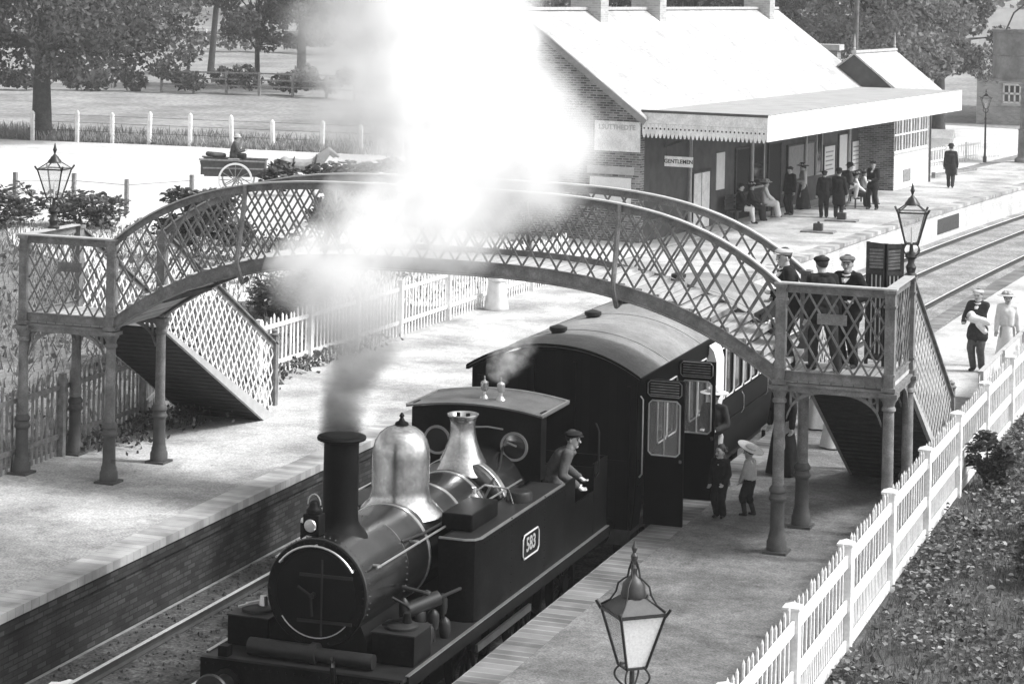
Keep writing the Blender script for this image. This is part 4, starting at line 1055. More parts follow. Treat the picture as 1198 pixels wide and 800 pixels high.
# ------------------------------------------------------------------ fences
FX = -5.15
fence = thing('picket_fence', 'white picket fence with three broad rails between near platform and grassy bank', 'fence', (FX, 30, -.12))
posts = [18.2+3.06*k for k in range(13)]
for i, y in enumerate(posts):
    c = cv(y)
    q = MB().box(FX+c-.085, FX+c+.085, y-.085, y+.085, -.25, 1.2).box(FX+c-.1, FX+c+.1, y-.1, y+.1, 1.2, 1.235)
    q.add([(FX+c-.09,y-.09,1.235),(FX+c+.09,y-.09,1.235),(FX+c+.09,y+.09,1.235),(FX+c-.09,y+.09,1.235),(FX+c,y,1.28)], [(0,1,4),(1,2,4),(2,3,4),(3,0,4)])
    q.build('post', M['white_paint'], fence, False, bevel=.006)
    if i+1 < len(posts):
        y1 = posts[i+1]; c1 = cv(y1)
        for z, h in ((1.02, .15), (.47, .15), (-.02, .14)):
            j = lambda: random.uniform(-.008, .008)
            MB().bar((FX+c+.03, y+.088, z+.0+j()), (FX+c1+.03, y1-.088, z+j()), .03, h).build('rail', M['white_paint'], fence, False, bevel=.004)
        q = MB(); n = 14
        for k in range(n):
            f = (k+.7)/(n+.4); yy = y+(y1-y)*f; cc = c+(c1-c)*f; t = random.gauss(0, .014)
            zt_ = 1.265+random.uniform(-.035, .025)
            q.add([(FX+cc-.02, yy-.022, .0),(FX+cc+.002, yy-.022, .0),(FX+cc+.002, yy+.022, .0),(FX+cc-.02, yy+.022, .0),
                   (FX+cc-.02, yy-.022+t, zt_-.05),(FX+cc+.002, yy-.022+t, zt_-.05),(FX+cc+.002, yy+.022+t, zt_-.05),(FX+cc-.02, yy+.022+t, zt_-.05),
                   (FX+cc-.009, yy+t, zt_)],
                  [(0,1,5,4),(1,2,6,5),(2,3,7,6),(3,0,4,7),(4,5,8),(5,6,8),(6,7,8),(7,4,8)])
            # short infill pickets between, below the middle rail
            yy2 = yy + (y1-y)/(n+.4)/2
            if yy2 < y1-.1: q.box(FX+cc-.02, FX+cc+.002, yy2-.022, yy2+.022, .0, .47)
        q.build('picket', M['white_paint'], fence, False)
# white boarded screen on the platform edge behind the last fence bays
wf = thing('boarded_screen', 'low white boarded screen hiding the legs of the couple beyond the bridge stairs', 'screen', (-5.45, 47, 0))
ysc = [41.0, 43.6, 46.2, 48.8, 51.4, 54.0]
for a, b in zip(ysc, ysc[1:]):
    q = MB(); n_ = 16
    for k in range(n_):
        ya, yb = a+(b-a)*k/n_, a+(b-a)*(k+1)/n_; c = -5.47+cv((ya+yb)/2)
        q.box(c-.012, c+.012+random.uniform(-.003, .003), ya+.003, yb-.003, .02, 1.14)
    q.build('board', M['white_paint'], wf, False)
    MB().bar((-5.45+cv(a), a, 1.17), (-5.45+cv(b), b, 1.17), .07, .04).build('top_rail', M['iron_light'], wf, False)
for y in ysc: MB().box(-5.44+cv(y), -5.38+cv(y), y-.03, y+.03, 0, 1.2).build('post', M['iron_light'], wf, False)

def pale_fence(label, pts, h, m, gap=.13, rails=(.25, .85), w=.06, lean=.03):
    t = thing('paling_fence', label, 'fence', (pts[0][0], pts[0][1], 0))
    for (x0, y0), (x1, y1) in zip(pts, pts[1:]):
        L = math.hypot(x1-x0, y1-y0); n = int(L/gap); dx, dy = (x1-x0)/L, (y1-y0)/L
        nb = max(1, round(L/2.6))
        for b in range(nb):
            q = MB()
            for k in range(n//nb):
                s_ = (b + (k+.5)/(n//nb))*L/nb; x, y = x0+dx*s_, y0+dy*s_; hh = h*random.uniform(.93, 1.05); l = random.uniform(-lean, lean)
                a = (dx*w/2, dy*w/2); b2 = (-dy*.009, dx*.009)
                vs = [(x-a[0]-b2[0], y-a[1]-b2[1], .0), (x+a[0]-b2[0], y+a[1]-b2[1], .0), (x+a[0]+b2[0], y+a[1]+b2[1], .0), (x-a[0]+b2[0], y-a[1]+b2[1], .0)]
                q.add(vs + [(p[0]+dx*l, p[1]+dy*l, hh-.05) for p in vs] + [(x+dx*l, y+dy*l, hh)], [(0,1,5,4),(1,2,6,5),(2,3,7,6),(3,0,4,7),(4,5,8),(5,6,8),(6,7,8),(7,4,8)])
            q.build('paling', m, t, False)
            s0, s1 = b*L/nb, (b+1)*L/nb
            r = MB()
            for f in rails: r.bar((x0+dx*s0+dy*.03, y0+dy*s0-dx*.03, h*f), (x0+dx*s1+dy*.03, y0+dy*s1-dx*.03, h*f), .035, .08)
            r.build('rail', m, t, False)
            MB().box(x0+dx*s0-.05+dy*.06, x0+dx*s0+.05+dy*.06, y0+dy*s0-.05-dx*.06, y0+dy*s0+.05-dx*.06, -.1, h*1.02).build('post', m, t, False)
    return t
pale_fence('dark weathered paling fence behind the left landing columns', [(-19.45, 22), (-19.35, 35.5), (-20.3, 38.4)], 1.35, M['grey_timber'], .15)
pale_fence('whitewashed paling fence along the back of the opposite platform', [(-19.35, 40.2), (-19.1, 47), (-18.85, 58.5)], 1.25, M['white_paint'], .17)
pale_fence('low white yard fence beside the signal cabin', [(-16.2, 103), (-13.9, 113)], .9, M['white_paint'], .3)
# roadside fence posts
rp = thing('post_and_wire_fence', 'tall thin grey fence posts along the near side of the white road', 'fence', (-38.6, 66, 0))
for (x, y, h) in ((-39.7,64.2,1.5),(-38.8,66.4,1.35),(-37.3,67.3,1.15),(-36.0,69.5,1.2)):
    MB().box(x-.06, x+.06, y-.06, y+.06, -.1, h).build('post', M['grey_timber'], rp, False)
MB().tube([(-39.7,64.2,1.2),(-38.8,66.4,1.1),(-37.3,67.3,.95),(-36,69.5,1.0)], .008, 5).build('wire', M['rust'], rp)
fp2 = thing('post_and_wire_fence', 'row of short white posts along the far side of the road before the field', 'fence', (-50, 96, 0))
for k in range(15):
    x = -58.0+2.16*k*.98+random.uniform(-.25, .25); y = 95.2+.14*k+random.uniform(-.1, .1); hh = 1.38+random.uniform(-.14,.1); tl = random.uniform(-.07, .07)
    MB().bar((x, y, -.1), (x+tl, y, hh), .15, .17, up=(0,1,0)).lathe([(.09,-.02),(.07,.05),(.01,.1)], (x+tl,y,hh), seg=8).build('post', M['white_paint'], fp2, False)
q = MB()
for z in (.5, .9, 1.25): q.tube([(-58+2.1*k, 95.25+.14*k, z) for k in range(15)], .008, 4)
q.build('wire', M['rust'], fp2)
def rail_fence(label, pts, h, m, nr=3):
    t = thing('post_and_rail_fence', label, 'fence', (pts[0][0], pts[0][1], 0))
    for (a, b) in zip(pts, pts[1:]):
        L = math.hypot(b[0]-a[0], b[1]-a[1]); n = max(1, round(L/2.6))
        for k in range(n):
            f = k/n; x, y = a[0]+(b[0]-a[0])*f, a[1]+(b[1]-a[1])*f; z = gz(x, y)
            MB().box(x-.08, x+.08, y-.08, y+.08, z-.2, z+h).build('post', m, t, False)
        q = MB()
        for j in range(nr):
            z = h*(j+1)/(nr+.15); q.bar((a[0], a[1], gz(*a)+z), (b[0], b[1], gz(*b)+z), .04, .1)
        q.build('rail', m, t, False)
rail_fence('long pale rail fence across the far meadow', [(-118, 208), (-95, 214), (-72, 220)], 1.5, M['white_paint'])
rail_fence('dark rail fence under the two far trees', [(-75, 140), (-62, 139), (-50, 135)], 1.4, M['grey_timber'])

# milk churn against the paling fence
single('milk_churn', MB().lathe([(.30,0),(.31,.03),(.30,.06),(.22,.62),(.20,.68),(.23,.71),(.23,.74),(.2,.79),(.05,.81)], (-18.53, 52, 0), seg=24), M['churn'], 'tall pale conical milk churn against the white paling fence', 'milk churn', (-18.53, 52, 0))
# hatch plates on the opposite platform
for x, y, lab in ((-14.95, 73.4, 'thin plate with a small dark block on it, nearer one on the opposite platform'), (-14.95, 77.4, 'thin plate with a small dark block on it, closest to the two standing men')):
    t = thing('weighing_plate', lab, 'platform plate', (x, y, 0), 0, 'dark plates on the platform')
    MB().box(x-.55, x+.55, y-.3, y+.3, .002, .06).build('plate', M['grey_timber'], t, False, bevel=.01)
    MB().box(x-.16, x+.14, y-.12, y+.12, .06, .3).lathe([(.05,0),(.05,.05),(.01,.07)], (x,y,.3), seg=8).build('weight', M['dark_timber'], t, False, bevel=.02)

# ------------------------------------------------------------------ station building (local frame: +Y along the platform, +X towards the track)
PHI = math.atan(.11)
stn = thing('station_building', 'brick station building with long pale gabled roof and fretted platform canopy', 'station', (-15.3, 67, 0), -PHI, None, local=True)
WX, BX, RX, LEN = -4.1, -12.4, -8.24, 24.4
EZ, RZ = 4.02, 7.06
gable = [(BX, -.1), (WX, -.1), (WX, EZ-.02), (RX, RZ-.16), (BX, EZ-.02)]
gw = MB().prism(gable, 'Y', .0, .3).build('gable_wall', M['station_brick'], stn, False)
MB().prism(gable, 'Y', LEN-.3, LEN).build('gable_wall', M['station_brick'], stn, False)
MB().box(WX-.3, WX, .302, LEN-.302, -.1, EZ-.05).build('platform_wall', M['station_wall'], stn, False)
MB().box(BX, BX+.3, .302, LEN-.302, -.1, EZ-.05).build('back_wall', M['station_brick'], stn, False)
sl = (RZ-EZ)/(WX-RX)
for e, xe in ((1, WX+.25), (-1, BX-.25)):
    ze = RZ - sl*abs(xe-RX)
    q = MB().add([(RX, -.35, RZ), (xe, -.35, ze), (xe, LEN+.3, ze), (RX, LEN+.3, RZ), (RX, -.35, RZ+.1), (xe, -.35, ze+.1), (xe, LEN+.3, ze+.1), (RX, LEN+.3, RZ+.1)],
        [(0,3,2,1),(4,5,6,7),(0,1,5,4),(1,2,6,5),(2,3,7,6),(3,0,4,7)])
    q.build('roof', M['slate'], stn, False)
    b = MB().bar((RX+e*.0, -.37, RZ-.05), (xe+e*.02, -.37, ze-.05), .05, .2, up=(0,0,1)); b.build('bargeboard', M['notice'], stn, False)
MB().box(RX-.1, RX+.1, -.35, LEN+.3, RZ+.09, RZ+.19).build('ridge_tile', M['stone'], stn, False)
# light headers in the gable brickwork
for y, lab, sx_ in ((4.9, 1, .33), (10.25, 1, .30), (22.2, 1, .30)):
    x0 = RX+.0
    c_ = MB().box(x0-.55, x0+.57, y, y+sx_*2, RZ-1.0, RZ+.98).build('chimney', M['house_brick'], stn, False)
    MB().box(x0-.64, x0+.66, y-.08, y+sx_*2+.08, RZ+.98, RZ+1.16).box(x0-.552, x0+.572, y-.02, y+sx_*2+.02, RZ+.62, RZ+.7).build('chimney_cap', M['stone'], c_, False)
    q = MB()
    for dx in (-.3, .3): q.lathe([(.13,0),(.1,.3),(.12,.34),(.09,.36)], (x0+dx, y+sx_, RZ+1.16), seg=10)
    q.build('chimney_pot', M['stone'], c_)
# canopy
cz = 4.06
cn = MB().add([(WX, -.02, cz-.03), (0, -.02, cz+.0), (0, LEN-1.2, cz+.0), (WX, LEN-1.2, cz-.03), (WX, -.02, cz+.05), (0, -.02, cz+.06), (0, LEN-1.2, cz+.06), (WX, LEN-1.2, cz+.05)],
     [(0,3,2,1),(4,5,6,7),(0,1,5,4),(1,2,6,5),(2,3,7,6),(3,0,4,7)]).build('canopy', M['canopy_roof'], stn, False)
MB().box(-.0, .05, -.05, LEN-1.2, cz-.72, cz+.075).build('canopy_fascia', M['white_paint'], cn, False)
q = MB().box(WX+.05, -.0, -.06, -.02, cz-.32, cz+.02); q.build('end_fascia', M['white_paint'], cn, False)
q = MB(); npk = 30; w = (-WX-.05)/npk
for k in range(npk):
    x0 = WX+.05+w*k; m_ = x0+w/2
    # one pointed board with a pierced hole: built as strips around the hole
    zt_, zm, zb_ = cz-.325, cz-.62, cz-.76; r = .028; zh = cz-.47
    q.prism([(x0+.004, zt_), (x0+w-.004, zt_), (x0+w-.004, zh+r), (x0+.004, zh+r)], 'Y', -.055, -.03)
    q.prism([(x0+.004, zh+r), (m_-r, zh+r), (m_-r, zh-r), (x0+.004, zh-r)], 'Y', -.055, -.03)
    q.prism([(m_+r, zh+r), (x0+w-.004, zh+r), (x0+w-.004, zh-r), (m_+r, zh-r)], 'Y', -.055, -.03)
    q.prism([(x0+.004, zh-r), (x0+w-.004, zh-r), (x0+w-.004, zm), (m_+.02, zb_), (m_-.02, zb_), (x0+.004, zm)], 'Y', -.055, -.03)
q.build('valance', M['white_paint'], cn, False)
MB().box(WX+.02, .06, -.08, -.02, cz+.02, cz+.1).build('canopy_gutter', M['iron_dark'], cn, False)
q = MB()
for k in range(46): q.box(-.03, .06, .2+k*.5, .5+k*.5, cz+.075, cz+.1)
q.build('edge_lead', M['stone'], cn, False)
for y in (4.0, 10.0, 16.0, 21.5):
    q = MB().lathe([(.11,0),(.11,.3),(.075,.36),(.06,1.2),(.055,3.1),(.1,3.2)], (-2.4 if False else WX+.12, y, 0), seg=12)
    q.build('wall_pilaster', M['stone'], stn)
for y in (2, 8, 14, 20):
    MB().bar((WX, y, 2.9), (-1.2, y, cz-.05), .06, .09).build('canopy_bracket', M['iron_dark'], cn, False)
# doors, posters and boards on the platform wall
def wall_item(nm, y0, y1, z0, z1, m, d=.05, frame=None):
    o = MB().box(WX+.003, WX+d, y0, y1, z0, z1).build(nm, m, stn, False)
    if frame:
        q = MB(); e = .07
        q.box(WX+.002, WX+d+.03, y0-e, y0, z0-e, z1+e).box(WX+.002, WX+d+.03, y1, y1+e, z0-e, z1+e).box(WX+.002, WX+d+.03, y0, y1, z1, z1+e).box(WX+.002, WX+d+.03, y0, y1, z0-e, z0)
        q.build('frame', frame, o, False)
    return o
def door(y0, y1, z1, m, nm='door'):
    o = wall_item(nm, y0, y1, .01, z1, m, .04, M['dark_timber'])
    return o
d = door(4.5, 6.05, 1.85, M['white_paint']); MB().box(WX+.041, WX+.05, 5.25, 5.29, .02, 1.84).build('door_joint', M['grey_timber'], d, False)
wall_item('poster', 6.7, 7.5, 1.15, 2.4, M['poster'], .03)
door(8.6, 9.9, 2.4, M['cloth_dark']); door(12.0, 13.3, 2.4, M['cloth_dark'])
wall_item('window', 10.4, 11.5, 1.0, 2.6, M['glass'], .02, M['stone'])
wall_item('notice_board', 14.1, 17.2, .95, 2.2, M['notice'], .06, M['dark_timber'])
for a, b, z0, z1 in ((18.5, 19.9, .8, 1.95), (22.1, 23.4, .78, 1.95)):
    o = wall_item('poster', a, b, z0, z1, M['poster'], .03, M['dark_timber'])
    q = MB()
    for k in range(5): q.box(WX+.031, WX+.034, a+.2, b-.2-.15*(k % 2), z1-.25-.17*k, z1-.2-.17*k)
    q.build('print', M['notice'], o, False)
door(20.35, 21.5, 2.3, M['cream'])
wall_item('window', 17.6, 18.2, 1.0, 2.6, M['glass'], .02, M['stone'])
# hanging sign GENTLEMEN, faces down the platform
sg = MB().box(WX+.52, WX+1.46, .7, .74, 2.38, 2.70).build('hanging_sign', M['white_paint'], stn, False)
text_mesh('lettering', 'GENTLEMEN', M['sign_black'], sg, .17, Matrix.Translation((WX+.99, .695, 2.54)) @ Matrix.Rotation(PI/2, 4, 'X'))
q = MB(); 
for a in (WX+.58, WX+1.4): q.cyl((a, .72, 2.7), (a, .72, cz), .012, .012, 6)
q.build('sign_hanger', M['iron_dark'], sg)
# big white board on the gable wall, its top line of letters nearly bleached away
bd = MB().box(-5.66, -4.12, -.05, -.003, 2.82, 3.76).build('name_board', M['white_paint'], stn, False)
text_mesh('lettering', 'LSUTTHEDTE', M['sign_faint'], bd, .21, Matrix.Translation((-4.9, -.052, 3.57)) @ Matrix.Rotation(PI/2, 4, 'X'))
wall_g = MB().box(-5.8, -4.4, -.04, -.003, 1.2, 2.0).build('window_blind', M['cream'], stn, False)
MB().box(-5.9, -4.3, -.03, -.003, 2.1, 2.35).build('lintel', M['stone'], stn, False)

# signal cabin at the far end of the building
sgn = thing('signal_cabin', 'white boarded signal cabin with windows under a steep pale roof beyond the canopy', 'signal cabin', (-15.39, 90.2, 0), -PHI, None, local=True)
MB().box(-3.6, 0, 0, .12, 0, 3.9).build('end_wall', M['station_brick'], sgn, False)
MB().box(-.12, 0, .122, 5.2, 0, 1.5).build('front_boarding', M['weatherboard'], sgn, False)
MB().box(-3.6, -3.48, .122, 5.2, 0, 3.9).build('back_wall', M['station_brick'], sgn, False)
MB().box(-3.6, 0, 5.2, 5.32, 0, 3.9).build('end_wall', M['weatherboard'], sgn, False)
MB().box(-.12, 0, .122, 5.2, 2.95, 3.9).build('eaves_board', M['white_paint'], sgn, False)
MB().box(-.002, .03, .0, 5.2, 1.42, 1.5).build('sill_rail', M['stone'], sgn, False)
for k in range(4):
    y0 = .15+k*1.28
    w = MB().box(-.1, -.09, y0, y0+1.18, 1.5, 2.95).build('window', M['glass'], sgn, False)
    q = MB()
    for j in range(4): q.box(-.09, -.03, y0+j*1.16/3-.03, y0+j*1.16/3+.03, 1.5, 2.95)
    for z in (1.53, 2.2, 2.92): q.box(-.09, -.035, y0, y0+1.18, z-.03, z+.03)
    q.build('window_bar', M['white_paint'], w, False)
MB().box(-.002, .02, 1.4, 2.5, .25, .75).build('vent_grille', M['grey_timber'], sgn, False)
for e, xe in ((1, .35), (-1, -3.95)):
    q = MB().add([(-1.8, .2, 5.4), (xe, .2, 3.72), (xe, 6.2, 3.72), (-1.8, 6.2, 5.4), (-1.8, .2, 5.48), (xe, .2, 3.8), (xe, 6.2, 3.8), (-1.8, 6.2, 5.48)], [(0,3,2,1),(4,5,6,7),(0,1,5,4),(1,2,6,5),(2,3,7,6),(3,0,4,7)])
    q.build('roof', M['slate'], sgn, False)
MB().prism([(-3.6, 3.9), (0, 3.9), (-1.8, 5.38)], 'Y', .3, .4).build('gable', M['station_wall'], sgn, False)
MB().box(-1.9, -1.7, .2, 6.2, 5.46, 5.56).build('ridge_tile', M['stone'], sgn, False)
q = MB()
for y in (.3, 6.1): q.lathe([(.06,0),(.05,.12),(.07,.16),(.03,.2),(.05,.3),(.01,.75)], (-1.8, y, 5.5), seg=8)
q.build('finial', M['stone'], sgn)
MB().cyl((.06, 5.26, 0), (.06, 5.26, 3.8), .045, .045, 8).build('drain_pipe', M['iron_dark'], sgn)
# outbuilding with a chimney behind the station roof
ob = thing('outbuilding', 'low brick outbuilding with a capped chimney showing over the end of the station roof', 'outbuilding', (-20.3, 99.5, 0))
MB().box(-22.5, -18.6, 97.5, 102, 0, 3.6).build('wall', M['station_brick'], ob, False)
MB().prism([(-22.8, 3.55), (-18.3, 3.55), (-20.55, 4.9)], 'Y', 97.3, 102.2).build('roof', M['slate'], ob, False)
c_ = MB().box(-20.2, -19.3, 98, 98.9, 3.5, 5.35).build('chimney', M['station_brick'], ob, False)
MB().box(-20.32, -19.18, 97.9, 99.0, 5.35, 5.6).build('chimney_cap', M['stone'], c_, False)
# telegraph pole
tp = thing('telegraph_pole', 'tall pale telegraph pole rising behind the end of the station roof', 'pole', (-18.35, 97, 0))
MB().cyl((-18.35, 97, -.3), (-18.25, 97, 11), .14, .09, 10).build('pole', M['bark_pale'], tp)
for z in (9.6, 10.2):
    a = MB().box(-19.3, -17.2, 96.86, 96.94, z, z+.12).build('crossarm', M['grey_timber'], tp, False)
    q = MB()
    for k in range(6): q.lathe([(.03,0),(.05,.04),(.05,.1),(.02,.13)], (-19.1+.36*k, 96.9, z+.12), seg=8)
    q.build('insulator', M['opal'], a)

# ------------------------------------------------------------------ water tower, house, far bits
wt = thing('water_tower', 'round riveted iron water tank on a single column at the end of the platform', 'water tower', (-12.35, 109, 0))
MB().lathe([(.5,0),(.5,.15),(.36,.25),(.34,1.5),(.38,1.54),(.28,1.6),(.26,3.55),(.4,3.7),(.5,3.82)], (-12.35,109,0), seg=20).build('column', M['tank'], wt)
tk = MB().lathe([(.3,3.7),(1.60,3.84),(1.70,3.86),(1.70,3.98),(1.62,4.0),(1.62,6.16),(1.70,6.18),(1.70,6.3),(1.58,6.28),(1.58,5.8),(.1,5.8)], (-12.35,109,0), seg=36, cap=False).build('tank', M['tank'], wt)
q = MB()
for z in (3.92, 5.05, 6.15): q.lathe([(1.622,0),(1.64,.005),(1.64,.05),(1.622,.055)], (-12.35,109,z), seg=36, cap=False)
q.build('tank_band', M['iron'], tk)
MB().tube([(-13.3,108.2,6.2), (-12.9,108.0,7.1), (-12.3,108,7.6)], .04, 6).box(-12.1, -11.7, 108.8, 109.2, 6.28, 6.6).build('fill_pipe', M['iron_dark'], tk)
hs = thing('brick_house', 'low brick house with a white sash window, half hidden by trees and tank', 'house', (-13, 144, 0))
MB().box(-19.0, -6, 141, 150, -.1, 3.2).build('wall', M['house_brick'], hs, False)
MB().prism([(140.6, 3.15), (150.4, 3.15), (145.5, 7.0)], 'X', -19.2, -5.6).build('roof', M['canopy_roof'], hs, False)
MB().box(-19.0, -17.8, 140.45, 140.55, 3.0, 3.95).build('gable_board', M['white_paint'], hs, False)
for x0 in (-17.35, -12.0):
    w = MB().box(x0, x0+1.0, 140.96, 140.98, 1.3, 2.4).build('window', M['glass'], hs, False)
    q = MB()
    for k in range(4): q.box(x0+k*1.0/3-.05, x0+k*1.0/3+.05, 140.9, 140.96, 1.3, 2.4)
    for z in (1.3, 1.85, 2.4): q.box(x0-.05, x0+1.05, 140.9, 140.957, z-.06, z+.06)
    q.build('window_frame', M['white_paint'], w, False)
    MB().box(x0-.15, x0+1.15, 140.8, 140.99, 1.1, 1.24).build('sill', M['stone'], w, False)
MB().box(-14.4, -13.4, 141.5, 142.5, 6, 9.6).build('chimney', M['house_brick'], hs, False)
for k, (x, y) in enumerate(((-16.9, 104.5), (-16.2, 107.5))):
    single('lamp_hut', MB().box(x-.6, x+.6, y-.5, y+.5, 0, 1.1).prism([(y-.6, 1.1), (y+.6, 1.1), (y, 1.5)], 'X', x-.7, x+.7), M['white_paint'], ('low white hut with a ridged lid left of the far gas lamp' if k == 0 else 'low white hut with a ridged lid directly behind the other one'), 'hut', (x, y, 0), smooth=False)
rail_fence('dark railed barrier beside the end of the signal cabin', [(-14.9, 97.5), (-13.6, 101.5)], 1.3, M['grey_timber'], 2)

# ------------------------------------------------------------------ vegetation
def leaf_mesh(P, size, up=.25, aspect=.55):
    """kite shaped leaves at points P (n,3) with random attitude"""
    n = len(P); s_ = size*RNG.uniform(.6, 1.35, n)
    d = RNG.normal(size=(n, 3)); d[:, 2] += up; d /= np.linalg.norm(d, axis=1)[:, None]
    e = RNG.normal(size=(n, 3)); e -= d*np.sum(e*d, 1)[:, None]; e /= np.linalg.norm(e, axis=1)[:, None]
    f = np.cross(d, e); sc = s_[:, None]
    a = P - d*sc*.5; c = P + d*sc*.5; b = P + e*sc*aspect*.5 + f*sc*.12; g = P - e*sc*aspect*.5 + f*sc*.12
    V = np.stack([a, b, c, g], 1).reshape(-1, 3)
    return V
def leaf6(P, size, aspect=.7, up=.4):
    """pointed oval leaves folded along the midrib, as (vertices, faces)"""
    n = len(P); s_ = (size*RNG.uniform(.55, 1.4, n))[:, None]
    d = RNG.normal(size=(n, 3)); d[:, 2] = np.abs(d[:, 2])*up; d /= np.linalg.norm(d, axis=1)[:, None]
    e = np.cross(d, np.array([0, 0, 1.])+RNG.normal(size=(n, 3))*.35); e /= np.linalg.norm(e, axis=1)[:, None]
    f = np.cross(e, d); k = s_*aspect*.5
    B = P; T = P+d*s_-f*s_*.18
    l1, l2 = P+d*s_*.3+e*k+f*s_*.12, P+d*s_*.68+e*k*.8+f*s_*.05
    r1, r2 = P+d*s_*.3-e*k+f*s_*.12, P+d*s_*.68-e*k*.8+f*s_*.05
    V = np.stack([B, l1, l2, T, r2, r1], 1).reshape(-1, 3)
    i = np.arange(n)[:, None]*6
    F = np.concatenate([i+np.array([[0, 1, 2, 3]]), i+np.array([[0, 3, 4, 5]])], 0)
    return V, F
def faces_to_obj(V, F, name, m, parent=None):
    n = len(F); me = bpy.data.meshes.new(name)
    me.vertices.add(len(V)); me.vertices.foreach_set('co', np.ascontiguousarray(V, dtype=np.float32).ravel())
    me.loops.add(n*4); me.loops.foreach_set('vertex_index', np.ascontiguousarray(F, dtype=np.int32).ravel())
    me.polygons.add(n); me.polygons.foreach_set('loop_start', np.arange(0, n*4, 4, dtype=np.int32))
    me.update(calc_edges=True); me.materials.append(m)
    o = bpy.data.objects.new(name, me); COL.objects.link(o)
    if parent is not None: o.parent = parent
    return o
def quads_to_obj(V, name, m, parent=None):
    n = len(V)//4; me = bpy.data.meshes.new(name)
    me.vertices.add(len(V)); me.vertices.foreach_set('co', np.ascontiguousarray(V, dtype=np.float32).ravel())
    me.loops.add(n*4); me.loops.foreach_set('vertex_index', np.arange(n*4, dtype=np.int32))
    me.polygons.add(n); me.polygons.foreach_set('loop_start', np.arange(0, n*4, 4, dtype=np.int32))
    me.update(calc_edges=True); me.materials.append(m)
    o = bpy.data.objects.new(name, me); COL.objects.link(o)
    if parent is not None: o.parent = parent
    return o
def crown_points(blobs, n):
    """points near the skins of overlapping clumps, thinner inside"""
    w = np.array([b[3]**2 for b in blobs]); idx = RNG.choice(len(blobs), n, p=w/w.sum())
    B = np.array(blobs)[idx]; d = RNG.normal(size=(n, 3)); d /= np.linalg.norm(d, axis=1)[:, None]
    r = B[:, 3]*RNG.uniform(.35, 1.0, n)**.45; d[:, 2] *= .75
    return B[:, :3] + d*r[:, None]
def tree(label, x, y, h, zb_, R, m, nl, ls, tr=.35, bark='bark', kind='tree', group=None, lean=0., nclump=46, name='broadleaf_tree', flat=.55):
    z0 = gz(x-cv(y), y); t = thing(name, label, kind, (x, y, z0), 0, group, local=True)
    q = MB(); top = h*.7
    pts = [(0,0,-.3),(0,0,.25),(lean*.2, .05, zb_*.5),(lean*.5, 0, zb_),(lean*.8, .1, top*.75),(lean, 0, top)]
    q.tube(pts, [tr*1.45, tr*1.15, tr, tr*.9, tr*.5, tr*.12], 10)
    blobs = []; zc = (zb_+h)/2; hz = (h-zb_)/2
    for k in range(nclump):
        a = random.random()*2*PI; u = random.uniform(-.95, 1); rr = R*math.sqrt(max(.02, 1-u*u))*random.uniform(.35, .95)
        if u < -.5: rr = R*random.uniform(.3, .85)
        c = (lean*.6+rr*math.cos(a), rr*math.sin(a), zc+u*hz*.92); blobs.append((*c, R*random.uniform(.16, .32)))
        if k < 18:
            s_ = Vector((lean*.6, 0, zb_+(top-zb_)*random.uniform(.0, .7))); e = Vector(c); mid = s_.lerp(e, .5)+Vector((0,0,.08*R))
            q.tube([s_, mid, e], [tr*.38, tr*.22, tr*.05], 6)
    q.build('trunk', M[bark], t)
    quads_to_obj(leaf_mesh(crown_points(blobs, nl), ls), 'crown', m, t)
    return t
tree('broad dark oak with a stout trunk at the near edge of the field', -58.1, 96.2, 13, 2.6, 7.4, M['leaf_dark'], 26000, .30, .48, nclump=70)
tree('pale spreading tree by the rail fence, with the thicker trunk of the far pair', -68.5, 149, 15, 2.6, 6.8, M['leaf_mid'], 16000, .36, .36)
tree('darker low tree with a slim trunk just left of the pale spreading one', -73.5, 152, 12, 2.4, 5.0, M['leaf_dark'], 13000, .36, .2)
tree('slender tall tree with a bare leaning trunk standing in the open meadow', -87, 171, 17, 5.5, 5.0, M['leaf_mid'], 8000, .5, .26, lean=.8)
BGT = 'trees along the far side of the meadow'
for (x, y, h, R, mm) in ((-135,215,17,8,'leaf_mid'),(-120,222,19,8,'leaf_dark'),(-106,226,18,7,'leaf_mid'),(-96,230,20,8,'leaf_mid'),(-84,228,18,7.5,'leaf_dark'),(-72,215,19,8,'leaf_mid'),(-60,210,18,7,'leaf_pale'),(-50,190,16,6.5,'leaf_mid'),(-42,176,15,6,'leaf_mid'),(-33,182,17,7,'leaf_dark')):
    tree({'leaf_mid':'mid grey bushy tree among those along the far side of the meadow','leaf_dark':'dark bushy tree among those along the far side of the meadow','leaf_pale':'palest tree in the row along the far side of the meadow'}[mm], x, y, h, 3.2, R, M[mm], 9000, .5, .35, group=BGT if mm != 'leaf_pale' else None)
tree('large pale leaved chestnut directly behind the signal cabin roof', -22.5, 123, 17, 3.4, 6.4, M['leaf_pale'], 26000, .31, .45, nclump=80)
tree('dark chestnut behind the station roof, left of the telegraph pole', -33, 124, 17, 3.5, 6.8, M['leaf_dark'], 20000, .34, .45)
tree('chestnut with low drooping boughs beside the gable of the brick house', -19.8, 131, 13, 2.9, 4.6, M['leaf_mid'], 18000, .30, .35)
tree('tall dark tree rising behind the brick house', -12, 158, 18, 6, 8, M['leaf_dark'], 10000, .6, .4)
tree('bushy tree to the right of and behind the water tank', 0, 154, 16, 4, 7, M['leaf_mid'], 8000, .6, .4)
tree('round dark tree seen over the middle of the station ridge', -40, 140, 14, 3, 7, M['leaf_mid'], 9000, .55, .4)
tree('tall tree rising behind the middle chimney of the station', -46, 160, 17, 3, 8, M['leaf_dark'], 9000, .6, .4)

